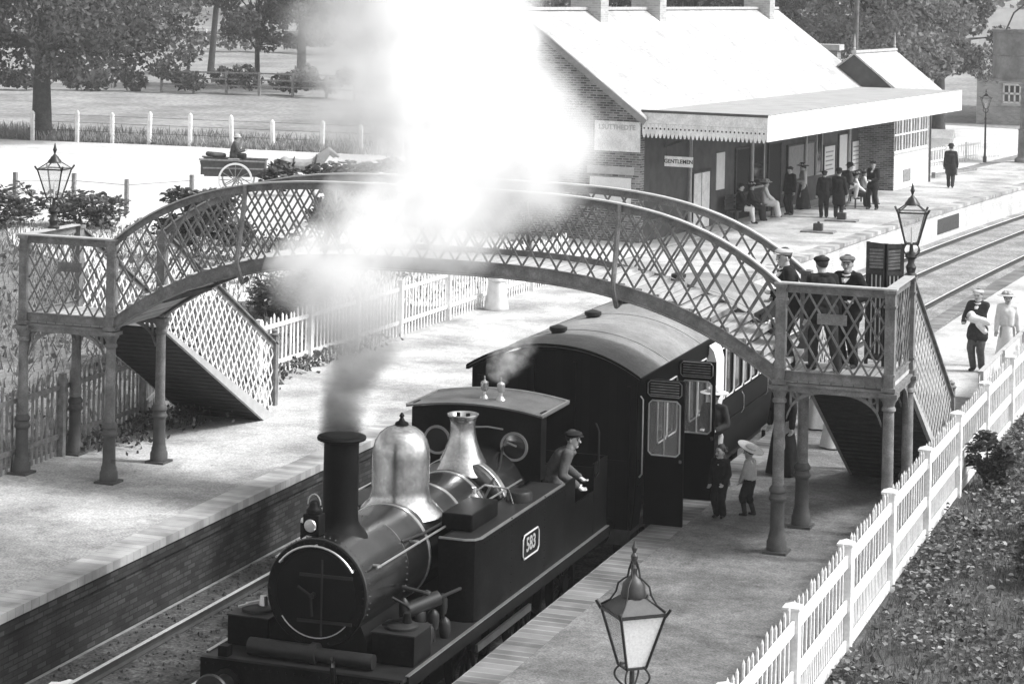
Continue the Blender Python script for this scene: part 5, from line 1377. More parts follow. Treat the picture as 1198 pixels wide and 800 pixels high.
def shrub(label, x, y, R, h, m, nl, ls, group=None, name='bush', z0=None, cat='bush'):
    z0 = gz(x-cv(y), y) if z0 is None else z0
    t = thing(name, label, cat, (x, y, z0), 0, group, local=True); q = MB(); bl = []
    for k in range(16):
        a = random.random()*6.28; rr = R*random.random()**.6*.8; z = h*random.uniform(.2, .85)
        bl.append((rr*math.cos(a), rr*math.sin(a), z, max(R, h*.5)*random.uniform(.18, .36)))
        if k < 8: q.tube([(0,0,-.05), (rr*.4*math.cos(a), rr*.4*math.sin(a), z*.6), (rr*math.cos(a), rr*math.sin(a), z)], [.03, .02, .006], 5)
    q.build('stem', M['bark'], t)
    P = crown_points(bl, nl); P[:, 2] = np.maximum(P[:, 2], .03)
    faces_to_obj(*leaf6(P, ls, .6), 'foliage', m, t)
    return t
shrub('dark bush seen through the lattice near the left end of the bridge arch', -29.3, 57, 1.6, 2.3, M['leaf_hedge'], 2600, .2)
shrub('large straggly dark bush seen through the lattice by the left curved stay', -27.4, 61.5, 1.9, 2.6, M['leaf_hedge'], 3600, .2)
shrub('leafy dark sapling bush in the road ahead of the horse', -30.7, 74.2, 1.15, 1.75, M['leaf_hedge'], 2000, .2)
shrub('low bush below the roadside posts, beyond the landing rail', -36.6, 63.2, 1.5, 1.1, M['leaf_dark'], 1500, .18)
shrub('small bush at the roadside behind the left gas lantern', -39.2, 62.2, 1.8, 1.2, M['leaf_dark'], 1600, .18)
shrub('grey green shrub left of the left landing', -25.5, 37.5, 1.4, 1.7, M['leaf_mid'], 2400, .14)
shrub('shrub between the dark palings and the left landing, beside the stairs', -22.4, 41.5, 1.2, 1.2, M['leaf_dark'], 2000, .13)
shrub('tangled shrub behind the whitewashed palings', -22.6, 49, 1.5, 1.3, M['leaf_dark'], 2000, .15)
shrub('dark bush pushing against the white picket fence beyond the stairs foot', -4.72, 37.3, .5, .95, M['leaf_hedge'], 1500, .1, z0=-.12)
shrub('bramble with pale leaves at the right edge of the grassy bank', -3.1, 34.3, .75, .85, M['weed'], 1500, .1, z0=0.)
shrub('dark bramble low on the grassy bank, right of the fence', -2.95, 31.8, .8, .5, M['leaf_hedge'], 1300, .1, z0=.0)
# hedges
def hedge(label, pts, h, w, nl, ls, m):
    t = thing('hedge', label, 'hedge', (pts[0][0], pts[0][1], 0), local=True); bl = []
    x0, y0 = pts[0]
    for a, b in zip(pts, pts[1:]):
        L = math.hypot(b[0]-a[0], b[1]-a[1]); n = int(L/1.1)
        for k in range(n):
            f = (k+random.random())/n; x, y = a[0]+(b[0]-a[0])*f, a[1]+(b[1]-a[1])*f
            bl.append((x-x0, y-y0+random.uniform(-w, w)*.5, gz(x, y)+h*random.uniform(.3, .75), h*random.uniform(.35, .6)))
    P = crown_points(bl, nl)
    quads_to_obj(leaf_mesh(P, ls), 'foliage', m, t)
hedge('long dark overgrown hedge between the near field and the far trees', [(-98, 132), (-82, 139), (-66, 141), (-52, 136)], 1.9, 2.0, 9000, .38, M['leaf_hedge'])
hedge('distant hedge line crossing the upper meadow', [(-140, 196), (-100, 204), (-60, 206)], 1.8, 1.5, 5000, .5, M['leaf_mid'])
# far wood that reads as one mass
bl = []
for k in range(420):
    x, y = random.uniform(-260, 120), random.uniform(250, 330); bl.append((x, y, (y-190)*.045+random.uniform(2, 17), random.uniform(2.5, 5)))
o = quads_to_obj(leaf_mesh(crown_points(bl, 36000), 1.3), 'woodland', M['leaf_mid']); tag(o, 'distant wood closing the view behind the meadow and station', 'wood', kind='stuff')

# grass and weeds
def blades(n, reg, hmin, hmax, zf, name, m, label, w=.012, clump=1.):
    V = np.zeros((n*4, 3)); 
    for i in range(n):
        x, y = reg(); h = random.uniform(hmin, hmax); a = random.random()*6.28; dx, dy = math.cos(a)*w, math.sin(a)*w; z = zf(x, y)
        lx, ly = random.gauss(0, .35)*h, random.gauss(0, .35)*h
        V[i*4:i*4+4] = [(x-dx, y-dy, z-.01), (x+dx, y+dy, z-.01), (x+dx*.3+lx, y+dy*.3+ly, z+h), (x-dx*.3+lx, y-dy*.3+ly, z+h)]
    o = quads_to_obj(V, name, m); return tag(o, label, 'grass', kind='stuff')
def bank():
    y = random.uniform(24, 50); return (-5.2+cv(y)+random.uniform(.1, 1)**1.6*6.5, y)
blades(42000, bank, .03, .13, embz, 'grass', M['blade'], 'rough grass on the bank right of the white fence', .007)
def rough():
    return (random.uniform(-40, -20.2), random.uniform(28, 63))
blades(16000, rough, .1, .32, lambda x, y: -.03, 'long_grass', M['rough_blade'], 'long rough grass behind the dark palings on the left', .02)
def fieldedge():
    return (random.uniform(-72, -38), 95.6+random.random()**2*7)
blades(9000, fieldedge, .15, .5, lambda x, y: -.06, 'verge_grass', M['meadow'], 'tufted grass along the field edge beside the road', .03)
P = []
for k in range(600):
    x, y = bank(); x += .15; r = random.uniform(.08, .26)
    for j in range(random.randint(5, 12)):
        a = random.random()*6.28; P.append((x+r*math.cos(a)*random.random(), y+r*math.sin(a)*random.random(), embz(x, y)+random.uniform(.05, .24)))
for k in range(24000):
    x, y = bank()
    if math.sin(x*2.3+1.1*math.sin(y*.9))*math.cos(y*.7+x*.8)+.35*math.sin(x*5+y*3.1) < random.uniform(-.55, .25): continue
    P.append((x, y, embz(x, y)+random.uniform(.02, .16)))
M['weed'] = leaf_mat('mixed_weed_leaves', .035, .2, .25)
wm = M['weed'].node_tree
# most leaves dark, a few pale
g_ = [n for n in wm.nodes if n.type == 'NEW_GEOMETRY'][0]; r_ = [n for n in wm.nodes if n.type == 'MAP_RANGE'][0]
pw = N(wm, 'ShaderNodeMath', operation='POWER'); pw.inputs[1].default_value = 2.4; wm.links.new(g_.outputs['Random Per Island'], pw.inputs[0]); wm.links.new(pw.outputs[0], r_.inputs[0]); r_.inputs[4].default_value = .38
o = faces_to_obj(*leaf6(np.array(P), .078, .75), 'weeds', M['weed']); tag(o, 'broad leaved weeds scattered over the bank right of the fence', 'weeds', kind='stuff')
P = []
for k in range(500):
    x, y = rough(); 
    for j in range(9): P.append((x+random.gauss(0, .2), y+random.gauss(0, .2), random.uniform(.02, .45)))
o = quads_to_obj(leaf_mesh(np.array(P), .15, .1, .7), 'undergrowth', M['leaf_mid']); tag(o, 'weedy undergrowth behind the left paling fence', 'weeds', kind='stuff')
# weeds along the foot of the palings on the opposite platform
P = []
for k in range(260):
    y = random.uniform(35, 46); x = -19.25+abs(random.gauss(0, .18))
    if random.random() < .5: y = random.uniform(33.2, 38.5); x = -19.3+abs(random.gauss(0, .45))
    for j in range(7): P.append((x+random.gauss(0, .1), y+random.gauss(0, .15), random.uniform(.02, .32)))
o = quads_to_obj(leaf_mesh(np.array(P), .1, .1, .6), 'platform_weeds', M['leaf_hedge']); tag(o, 'dark weeds growing along the foot of the palings on the opposite platform', 'weeds', kind='stuff')
# scraps of paper by the far rail
for i, (x, y) in enumerate(((XL+.55, 23.6), (XL+.6, 24.0), (XL+.52, 24.9), (XL+1.35, 25.0))):
    q = MB(); n_ = 5
    for a in range(2):
        r_ = [(x+.16*math.cos(t*2*PI/n_+a)*random.uniform(.6,1.2)+a*.1, y+.16*math.sin(t*2*PI/n_+a)*random.uniform(.6,1.2)+a*.12, TZ+.05+random.uniform(0,.06)+.01*a) for t in range(n_)]
        q.add(r_ + [(p[0], p[1], p[2]-.008) for p in r_], [tuple(range(n_)), tuple(range(2*n_-1, n_-1, -1))]+[(k, n_+k, n_+(k+1)%n_, (k+1)%n_) for k in range(n_)])
    single('paper_scrap', q, M['poster'], ['crumpled paper scrap lowest and largest beside the empty rail', 'torn paper scrap touching the larger one by the empty rail', 'small paper scrap farther up beside the empty rail', 'paper scrap lying alone between the rails'][i], 'litter', (x, y, TZ), smooth=False)

# ------------------------------------------------------------------ people
def ik(a, b, l1, l2, hint):
    a, b = Vector(a), Vector(b); d = b-a; L = d.length; mx = (l1+l2)*.995
    if L > mx: b = a+d*(mx/L); d = b-a; L = mx
    dn = d.normalized(); k = (l1*l1-l2*l2+L*L)/(2*L); hgt = math.sqrt(max(0, l1*l1-k*k))
    h = Vector(hint); h = h-dn*h.dot(dn)
    if h.length < 1e-4: h = Vector((0, 1, 0))
    return a+dn*k+h.normalized()*hgt, b

def person(label, loc, rz, h, top, bottom, hat=None, hatm='cloth_dark', lean=0., pelvis=(0,0,.52), hands=None, feet=None, yaw=0., pitch=0., skirt=None, hair='short', hem=.46, near=False, group=None, shoe='leather', headk=1., sleeves=True, shorts=False, collar=None, twist=0., straps=None, hairm='hair', apron=None, bare_legs=False, bulk=1.):
    t = thing('person', label, 'person', loc, rz, group, local=True)
    S = h
    V = lambda p: Vector(p)*S
    px, py, pz = pelvis
    chest = Vector((px+twist, py+lean*.6, pz+.20-abs(lean)*.25)); nb = Vector((px+twist, py+lean, pz+.305-abs(lean)*.45))
    hd = nb + Vector((0, .018+lean*.15, .088*headk))
    sh = {s_: nb+Vector((s_*.100, 0, -.02)) for s_ in (-1, 1)}
    hp = {s_: Vector((px+s_*.048, py, pz-.01)) for s_ in (-1, 1)}
    hands = hands or {}; feet = feet or {}
    H = {s_: Vector(hands.get(s_, (px+s_*.15, py+.04, pz-.06))) for s_ in (-1, 1)}
    F = {s_: Vector(feet.get(s_, (px+s_*.055, py, .04))) for s_ in (-1, 1)}
    el, kn = {}, {}
    for s_ in (-1, 1):
        el[s_], H[s_] = ik(sh[s_], H[s_], .172, .155, (s_*.6, -1, -.3)); kn[s_], F[s_] = ik(hp[s_], F[s_], .245, .245, (s_*.12, 1, .1))
    b = MB(); C = lambda p0, r0, p1, r1, mb=b: mb.capsule(Vector(p0)*S, r0*S, Vector(p1)*S, r1*S)
    S0 = S
    pel = Vector((px, py, pz))
    C(pel, .068, chest, .072); C(chest+Vector((-.04,0,.02)), .062, chest+Vector((.04,0,.02)), .062); C(chest, .07, nb-Vector((0,0,.03)), .05)
    C(sh[-1], .038, sh[1], .038); C(nb-Vector((0,0,.02)), .040, hd-Vector((0,.01,.03)), .036)
    hr = .056*headk
    cy, sy = math.cos(yaw), math.sin(yaw)
    hl = lambda x, y, z: hd + Vector((x*cy-y*sy, x*sy+y*cy, z))*headk    # head frame
    b.ball(V(hd+Vector((0,0,.012*headk))), hr*S, 14, .86, 1.02, 1.12)
    C(hl(0,.018,-.035), .03*headk, hl(0,.028,-.05), .02*headk)             # jaw and chin
    C(hl(0,.052,.008), .007*headk, hl(0,.064,-.012), .010*headk)           # nose
    C(hl(-.022,.046,.018), .008*headk, hl(.022,.046,.018), .008*headk)     # brow
    for s_ in (-1, 1):
        C(hl(s_*.048,-.004,.008), .008*headk, hl(s_*.05,-.006,-.014), .006*headk)  # ears
        C(sh[s_], .034, el[s_], .026); C(el[s_], .026, H[s_], .018)
        d = (H[s_]-el[s_]).normalized(); sd = d.cross(Vector((0,1,0)) if abs(d.y) < .8 else Vector((0,0,1))).normalized(); nn = sd.cross(d).normalized()
        w0 = H[s_]; pe = w0+d*.045
        C(w0, .016, pe-sd*.012, .014); C(w0, .016, pe+sd*.014, .014)
        for k, (o_, ln) in enumerate(((-.021,.036),(-.007,.044),(.007,.047),(.021,.041))):
            k0 = pe+sd*o_-d*.006; k1 = k0+d*ln*.55+nn*.006; k2 = k1+d*ln*.4+nn*.018
            C(k0, .0066, k1, .006); C(k1, .006, k2, .005)
        th = w0+d*.012-sd*.018*s_; C(th, .009, th+d*.022-sd*.018*s_+nn*.012, .007)
        C(hp[s_], .055, kn[s_], .04); C(kn[s_], .038, F[s_], .024); C(F[s_]-Vector((0,.01,.012)), .022, F[s_]+Vector((s_*.012,.075,-.022)), .016)
    b.build('body', M['skin'], t, remesh=(.0052 if near else .0095)*S)
    # face
    for s_ in (-1, 1):
        MB().ball(V(hl(s_*.021,.050,.006)), .0062*headk*S, 8).build('eye', M['dark_spot'], t)
    MB().capsule(V(hl(-.014,.051,-.034)), .0034*headk*S, V(hl(.014,.051,-.034)), .0034*headk*S, 6).build('mouth', M['dark_spot'], t)
    vox = (.0085 if near else .012)*S
    if near:
        for s_ in (-1, 1): MB().capsule(V(hl(s_*.013,.054,.020)), .0036*headk*S, V(hl(s_*.032,.047,.021)), .003*headk*S, 6).build('eyebrow', M[hairm], t)
    # hair
    hm = MB()
    hm.ball(V(hl(0,-.012,.03)), hr*1.06*S, 14, .9, .98, 1.02)
    if hair == 'long': hm.ball(V(hl(0,-.055,.01)), hr*.62*S, 10); hm.ball(V(hl(0,-.01,.035)), hr*1.15*S, 12, 1, .95, .9)
    if hair == 'curly':
        for k in range(14): a = k*.45; hm.ball(V(hl(.055*math.cos(a), -.02+.045*math.sin(a)*(1 if math.sin(a) < 0 else .3), .02+.02*math.sin(k*2.3))), .018*headk*S, 8)
    hm.build('hair', M[hairm], t)
    # shoes
    for s_ in (-1, 1):
        q = MB(); q.capsule(V(F[s_]+Vector((0,-.018,-.016))), .026*S, V(F[s_]+Vector((s_*.012,.078,-.023))), .0195*S)
        q.capsule(V(F[s_]+Vector((0,0,-.01))), .029*S, V(F[s_]+(kn[s_]-F[s_])*.12), .03*S)
        q.build('shoe', M[shoe], t, remesh=vox*.8)
    SB = S*bulk
    # lower garment
    if skirt == 'stand':
        n = 30; rings = []
        for i in range(9):
            f = i/8; z = pz+.09-f*(pz+.075); rr = (.066+.03*min(1, f*2.5)+.075*f**1.3)
            rings.append([((px+rr*(1+.07*f*math.sin(7*k*2*PI/n+1)+.03*f*math.sin(3*k*2*PI/n))*math.cos(2*PI*k/n))*S, (py-.012*f+rr*(1+.07*f*math.sin(7*k*2*PI/n+1))*math.sin(2*PI*k/n))*S, z*SB) for k in range(n)])
        MB().rings(rings).build('skirt', M[bottom], t)
    elif skirt == 'sit':
        q = MB()
        for s_ in (-1, 1): q.capsule(V(hp[s_]), .08*SB, V(kn[s_]+Vector((s_*.01,0,.0))), .065*SB); q.capsule(V(kn[s_]), .066*SB, V(F[s_]+Vector((s_*.02,.0,.02))), .075*SB)
        q.capsule(V((hp[-1]+hp[1])/2), .085*SB, V((kn[-1]+kn[1])/2), .07*SB); q.capsule(V((kn[-1]+kn[1])/2), .07*SB, V((F[-1]+F[1])/2+Vector((0,0,.03))), .08*SB)
        q.build('skirt', M[bottom], t, remesh=vox)
    else:
        q = MB()
        q.capsule(V(pel+Vector((-.02,0,.03))), .07*SB, V(pel+Vector((.02,0,-.0))), .072*SB)
        for s_ in (-1, 1):
            q.capsule(V(hp[s_]), .064*SB, V(kn[s_]), .05*SB)
            if shorts: q.capsule(V(kn[s_]), .05*SB, V(kn[s_]+(F[s_]-kn[s_])*.22), .047*SB)
            else: q.capsule(V(kn[s_]), .048*SB, V(F[s_]+Vector((0,0,.01))), .038*SB)
        q.build('shorts' if shorts else 'trousers', M[bottom], t, remesh=vox)
        if shorts:
            for s_ in (-1, 1):
                MB().capsule(V(kn[s_]+(F[s_]-kn[s_])*.42), .036*SB, V(F[s_]), .03*SB).build('sock', M['cloth_dark'], t)
    # upper garment
    q = MB()
    q.capsule(V(pel+Vector((-.02,0,.06))), .078*SB, V(chest+Vector((-.03,0,.02))), .079*SB); q.capsule(V(pel+Vector((.02,0,.06))), .078*SB, V(chest+Vector((.03,0,.02))), .079*SB)
    q.capsule(V(chest), .08*SB, V(nb-Vector((0,.0,.02))), .054*SB); q.capsule(V(sh[-1]+Vector((.01,0,0))), .046*SB, V(sh[1]-Vector((.01,0,0))), .046*SB)
    if hem < .5 and not skirt:
        for s_ in (-1, 1):
            e = hp[s_]+(kn[s_]-hp[s_])*max(0, (.51-hem)/.245); q.capsule(V(hp[s_]), .078*SB, V(e), .08*SB)
        q.capsule(V((hp[-1]+hp[1])/2), .082*SB, V((hp[-1]+hp[1])/2+((kn[-1]+kn[1])/2-(hp[-1]+hp[1])/2)*max(0, (.51-hem)/.245)), .08*SB)
    for s_ in (-1, 1):
        q.capsule(V(sh[s_]), .045*SB, V(el[s_]), .037*SB); q.capsule(V(el[s_]), .036*SB, V(el[s_]+(H[s_]-el[s_])*(.95 if sleeves else .3)), .029*SB)
    if near or not skirt:
        q.tube([V(nb+Vector((.050*math.cos(a), .044*math.sin(a), .012-.030*max(0, math.sin(a))))) for a in [k*PI/8 for k in range(16)]], .019*SB, 8, closed=True)
    q.build('coat' if not skirt else 'blouse', M[top], t, remesh=vox)
    if collar:
        q = MB().tube([V(nb+Vector((.05*math.cos(a), .045*math.sin(a)+.004, .012 - .02*max(0, math.sin(a))))) for a in [k*PI/8 for k in range(16)]], .013*S, 8, closed=True)
        q.bar(V(nb+Vector((-.04,.03,.0))), V(nb+Vector((.0,.078,-.06))), .03*S, .01*S, up=(0,1,0)).bar(V(nb+Vector((.04,.03,.0))), V(nb+Vector((.0,.078,-.06))), .03*S, .01*S, up=(0,1,0))
        q.build('collar', M[collar], t)
    if straps:
        for s_ in (-1, 1):
            MB().ribbon([V(p) for p in (pel+Vector((s_*.05,.075,.06)), chest+Vector((s_*.05,.085,.02)), nb+Vector((s_*.055,.045,.02)), nb+Vector((s_*.055,-.04,.02)), chest+Vector((s_*.03,-.085,0)), pel+Vector((s_*.0,-.08,.06)))], .03*S, .012*S, up=(0,1,0)).build('strap', M[straps], t)
    # hats
    ht = hl(0,-.004,.045); o_ = V(ht); k = headk*S
    if hat == 'cap':
        q = MB().ball(V(hl(0,.0,.052)), .069*k, 16, 1., 1.12, .42); q.lathe([(.058*k,-.014*k),(.06*k,.0),(.06*k,.012*k)], o_, seg=18)
        p = V(hl(0,.056,.036)); q.ball(p, .042*k, 12, 1.05, .9, .2)
        q.build('cap', M[hatm], t)
    elif hat == 'bowler':
        MB().lathe([(.085*k,-.004*k),(.09*k,0),(.084*k,.006*k),(.062*k,.008*k),(.062*k,.04*k),(.05*k,.062*k),(.02*k,.072*k)], o_, seg=22, sy=1.12).build('hat', M[hatm], t)
    elif hat == 'boater':
        MB().lathe([(.11*k,-.004*k),(.112*k,0),(.11*k,.006*k),(.06*k,.008*k),(.059*k,.05*k),(.01*k,.052*k)], o_, seg=24).build('straw_hat', M[hatm], t)
        MB().lathe([(.061*k,.01*k),(.062*k,.012*k),(.062*k,.028*k),(.061*k,.03*k)], o_, seg=24, cap=False).build('hat_band', M['cloth_dark'], t)
    elif hat == 'sunhat':
        q = MB().lathe([(.155*k,.035*k),(.158*k,.042*k),(.12*k,.022*k),(.065*k,.012*k),(.064*k,.05*k),(.045*k,.068*k),(.01*k,.072*k)], (0,0,0), seg=26)
        R_ = Matrix.Rotation(math.radians(24), 4, 'X'); R2 = Matrix.Rotation(yaw, 4, 'Z')
        q.v = [tuple(R2 @ (R_ @ Vector(p)) + o_ + V((0,0,-.02*headk))) for p in q.v]
        q.build('straw_hat', M[hatm], t)
    elif hat == 'wide':
        q = MB().lathe([(.135*k,.0),(.142*k,.006*k),(.12*k,.014*k),(.06*k,.016*k),(.062*k,.05*k),(.05*k,.07*k),(.01*k,.074*k)], o_, seg=24, sx=1.05)
        q.build('hat', M[hatm], t)
        q = MB()
        for j in range(7): a = j*.9; q.ball(o_+Vector((.062*math.cos(a), .062*math.sin(a), .03+.012*math.sin(j*1.7)))*k, .024*k, 8)
        q.build('hat_trimming', M['cloth_pale' if hatm != 'cloth_white' else 'cloth_white'], t)
    return t

R_ = math.radians
# facing: rz = 0 looks along +Y (away); 180 looks at the camera side
person('small boy in dark sailor suit with white collar, beside the open carriage door', (-8.16, 33.12, .004), R_(165), 1.04, 'cloth_black', 'cloth_black', None, hair='curly', hands={-1: (-.10, .10, .52), 1: (.16, .05, .42)}, near=True, collar='cloth_white', headk=1.36, hem=.5, yaw=R_(-15), bulk=1.16)
person('small boy in a wide straw hat, pale shirt with straps and dark shorts', (-7.78, 33.42, .004), R_(80), 1.0, 'cloth_pale', 'cloth_black', 'sunhat', 'straw', hands={-1: (-.06, .13, .50), 1: (.08, .13, .50)}, feet={-1: (-.07, .04, .04), 1: (.06, -.05, .04)}, near=True, headk=1.36, hem=.52, shorts=True, straps='cloth_white', bulk=1.16)
person('person in a long dark dress and coat, hidden behind the nearest bridge column', (-7.95, 36.5, .004), R_(150), 1.66, 'cloth_black', 'cloth_black', 'bowler', 'cloth_black', skirt='stand', near=True)
person('woman in a plain white dress, half hidden by the right hand bridge stairs', (-7.55, 39.0, .004), R_(200), 1.62, 'cloth_white', 'cloth_white', 'wide', 'cloth_white', skirt='stand', hair='long', hands={-1: (-.08, .14, .58), 1: (.08, .14, .58)})
person('woman in a white skirt and dark jacket farther along the near platform', (-8.15, 40.6, .004), R_(190), 1.62, 'cloth_dark', 'cloth_white', 'wide', 'cloth_dark', skirt='stand', hair='long')
person('woman in a white hat standing behind the second open carriage door', (-8.78, 35.15, .004), R_(170), 1.56, 'cloth_dark', 'cloth_dark', 'wide', 'cloth_white', skirt='stand', hair='long', hands={-1: (-.08, .14, .6), 1: (.08, .14, .6)})
person('man in a pale flat cap and dark jacket leaning at the left of the landing', (-6.98, 32.35, ZD+.028), R_(115), 1.78, 'cloth_black', 'cloth_black', 'cap', 'cloth_pale', hands={-1: (-.08, .17, .62), 1: (.13, .12, .55)}, lean=.04, near=True, collar='cloth_white', yaw=R_(15))
person('man in a dark cap seen from behind at the middle of the landing', (-6.45, 32.25, ZD+.028), R_(40), 1.70, 'cloth_black', 'cloth_dark', 'cap', 'cloth_black', near=True, lean=.05, feet={-1: (-.05, .1, .04), 1: (.07, -.12, .04)}, collar='cloth_pale')
person('man in a grey cap and bright neckcloth facing the camera on the landing', (-6.18, 32.72, ZD+.028), R_(160), 1.68, 'cloth_black', 'cloth_black', 'cap', 'cloth_grey', near=True, collar='cloth_white', lean=.03, yaw=R_(20), hands={-1: (-.12, .14, .6), 1: (.14, .05, .46)})
person('engine driver in a light grey jacket leaning out of the cab with bare hands', (-9.66, 29.66, FZ+.005), R_(-78), 1.66, 'cloth_brown', 'cloth_dark', 'cap', 'cloth_black', near=True, lean=.13, pelvis=(0, -.02, .50), hands={-1: (-.13, .19, .50), 1: (.14, .20, .485)}, yaw=R_(-20), twist=.0)
bm = person('man in a pale cap and dark jacket carrying a white bundle on the near platform', (-6.36, 48.2, .004), R_(165), 1.74, 'cloth_dark', 'cloth_brown', 'cap', 'cloth_pale', hem=.42, hands={-1: (.02, .17, .64), 1: (.12, .16, .60)}, collar='cloth_white')
# the bundled baby he carries
bb = thing('person', 'baby wrapped in a white shawl, held by the man in a pale cap', 'person', (-6.38, 47.88, 1.15), R_(165), None, local=True)
q = MB().ball((.12, 0, .05), .075, 12).ball((.125, .06, .045), .02, 6); q.build('body', M['skin'], bb, remesh=.012)
q = MB().capsule((.06, 0, .0), .09, (-.28, 0, -.05), .07).capsule((.1, -.03, .06), .085, (.08, -.03, .02), .09).capsule((-.1,.02,-.1), .08, (-.22,.0,-.25), .05); q.build('shawl', M['cloth_white'], bb, remesh=.014)
person('woman in white with a broad hat paled by glare beside the man holding the baby', (-5.85, 49.0, .004), R_(190), 1.6, 'cloth_white', 'cloth_white', 'wide', 'cloth_pale', skirt='stand', hair='long')  # dark hat given a pale colour to stand for the glare around her
person('short man in dark coat and cap, left one of the pair near the plates', (-15.75, 78.2, .004), R_(20), 1.66, 'cloth_black', 'cloth_black', 'cap', 'cloth_black')
person('stocky man in long dark overcoat and bowler, right of the pair near the plates', (-15.28, 78.4, .004), R_(0), 1.72, 'cloth_black', 'cloth_black', 'bowler', 'cloth_black', hem=.3, hands={1: (.17, .03, .46)})
person('man in pale trousers with one foot raised on the middle bench', (-15.65, 81.4, .004), R_(-70), 1.76, 'cloth_dark', 'cloth_pale', 'bowler', 'cloth_black', feet={-1: (-.05, -.04, .04), 1: (.06, .22, .27)}, hands={-1: (-.18, .0, .62), 1: (.08, .2, .5)}, lean=.08)
person('man in a dark jacket and cap standing with clasped hands near the cabin wall', (-14.75, 82.2, .004), R_(160), 1.78, 'cloth_black', 'cloth_black', 'cap', 'cloth_black', feet={-1: (-.09, 0, .04), 1: (.09, 0, .04)}, hands={-1: (-.04, .14, .6), 1: (.04, .14, .6)}, collar='cloth_white')
person('man in a dark coat walking alone on the bright end of the opposite platform', (-13.5, 92.9, .004), R_(10), 1.78, 'cloth_dark', 'cloth_dark', 'bowler', 'cloth_dark', hem=.36, feet={-1: (-.04, .07, .04), 1: (.04, -.07, .05)})
person('woman in a pale blouse and long dark skirt standing by the grey notice board', (-17.1, 81.0, .004), R_(120), 1.64, 'cloth_pale', 'cloth_dark', 'wide', 'cloth_dark', skirt='stand', hair='long', hands={-1: (-.06, .14, .62), 1: (.06, .14, .62)})
person('man in a black suit standing behind the seated woman in white', (-17.05, 78.6, .004), R_(150), 1.72, 'cloth_black', 'cloth_black', 'cap', 'cloth_dark')
def bench(label, x, y, rz, L):
    b = thing('platform_bench', label, 'bench', (x, y, 0), rz, None, local=True)
    q = MB()
    for k in range(4): q.box(-L/2, L/2, -.22+.115*k, -.12+.115*k, .42, .45)
    q.build('seat', M['dark_timber'], b, False)
    q = MB()
    for k in range(3): q.box(-L/2, L/2, -.25, -.22, .55+.14*k, .65+.14*k)
    q.build('backrest', M['dark_timber'], b, False)
    for x_ in (-L/2+.1, L/2-.1):
        for y_ in (-.2, .2): MB().box(x_-.03, x_+.03, y_-.03, y_+.03, 0, .42).build('leg', M['iron_dark'], b, False)
        MB().box(x_-.025, x_+.025, -.28, -.25, .0, .95).build('back_post', M['iron_dark'], b, False)
bench('dark slatted bench against the station wall left of the notice board', -17.95, 76.2, R_(-96), 3.8)
bench('dark slatted bench against the station wall in front of the white posters', -15.75, 83.6, R_(-84), 2.8)
def sitter(label, x, y, rz, top, bottom, hat, hatm, h=1.6, skirt='sit', **kw):
    return person(label, (x, y, .004), rz, h, top, bottom, hat, hatm, pelvis=(0, 0, .315), feet={-1: (-.06, .26, .04), 1: (.06, .28, .04)}, hands=kw.pop('hands', {-1: (-.05, .2, .36), 1: (.06, .2, .36)}), skirt=skirt, hair='long' if skirt else 'short', **kw)
sitter('woman in white with a broad hat seated on the left platform bench', -17.72, 77.6, R_(-75), 'cloth_white', 'cloth_white', 'wide', 'cloth_pale')
sitter('seated figure in dark clothes with a flower trimmed hat at the left bench', -17.9, 76.2, R_(-85), 'cloth_dark', 'cloth_dark', 'wide', 'cloth_black')
sitter('seated man in dark jacket and pale trousers at the near end of the left bench', -18.0, 75.0, R_(-80), 'cloth_black', 'cloth_white', 'cap', 'cloth_dark', 1.7, None)
sitter('woman in a pale blouse and dark skirt on the middle platform bench', -15.55, 83.0, R_(-75), 'cloth_white', 'cloth_dark', 'wide', 'cloth_dark')
sitter('second woman in white seated at the far end of the middle bench', -15.45, 84.2, R_(-80), 'cloth_white', 'cloth_grey', 'wide', 'cloth_grey')

# ------------------------------------------------------------------ horse and cart
ang = R_(22)
cart = thing('horse_cart', 'open two wheeled dark cart with pale rimmed wheel, standing on the white road', 'cart', (-37.0, 75.0, -.012), ang, None, local=True)
q = MB().prism([(-1.15, .78), (1.0, .78), (1.05, 1.28), (-1.3, 1.34)], 'Y', -.62, -.58).prism([(-1.15, .78), (1.0, .78), (1.05, 1.28), (-1.3, 1.34)], 'Y', .58, .62)
q.box(-1.15, 1.0, -.6, .6, .74, .78).bar((-1.16, -.6, .8), (-1.3, -.6, 1.3), .04, .04).box(-1.28, -1.2, -.6, .6, .8, 1.3).box(1.0, 1.05, -.6, .6, .78, 1.26)
bd_ = q.build('cart_body', M['cart_wood'], cart, False)
q = MB()
for y in (-.64, .64): q.bar((-1.35, y, 1.36), (1.1, y, 1.3), .05, .06).bar((-1.2, y, 1.05), (1.02, y, 1.03), .03, .05)
q.build('side_rail', M['grey_timber'], bd_, False)
MB().box(-.3, .1, -.6, .6, 1.33, 1.38).build('seat_board', M['grey_timber'], cart, False)
for y in (-.78, .78):
    q = MB().lathe([(.56,-.035),(.63,-.035),(.63,.035),(.56,.035),(.56,-.035)], (0,0,0), 'Y', 36, cap=False)
    q.v = [(p[0], p[1]+y, p[2]+.63) for p in q.v]; w = q.build('wheel', M['cream'], cart, False)
    q = MB().cyl((0, y-.1, .63), (0, y+.1, .63), .08, .08, 12)
    for k in range(12): a = k*PI/6; q.bar((.07*math.cos(a), y, .63+.07*math.sin(a)), (.57*math.cos(a), y, .63+.57*math.sin(a)), .035, .03)
    q.build('spoke', M['grey_timber'], w, False)
MB().cyl((0,-.8,.63), (0,.8,.63), .035, .035, 8).build('axle', M['iron_dark'], cart)
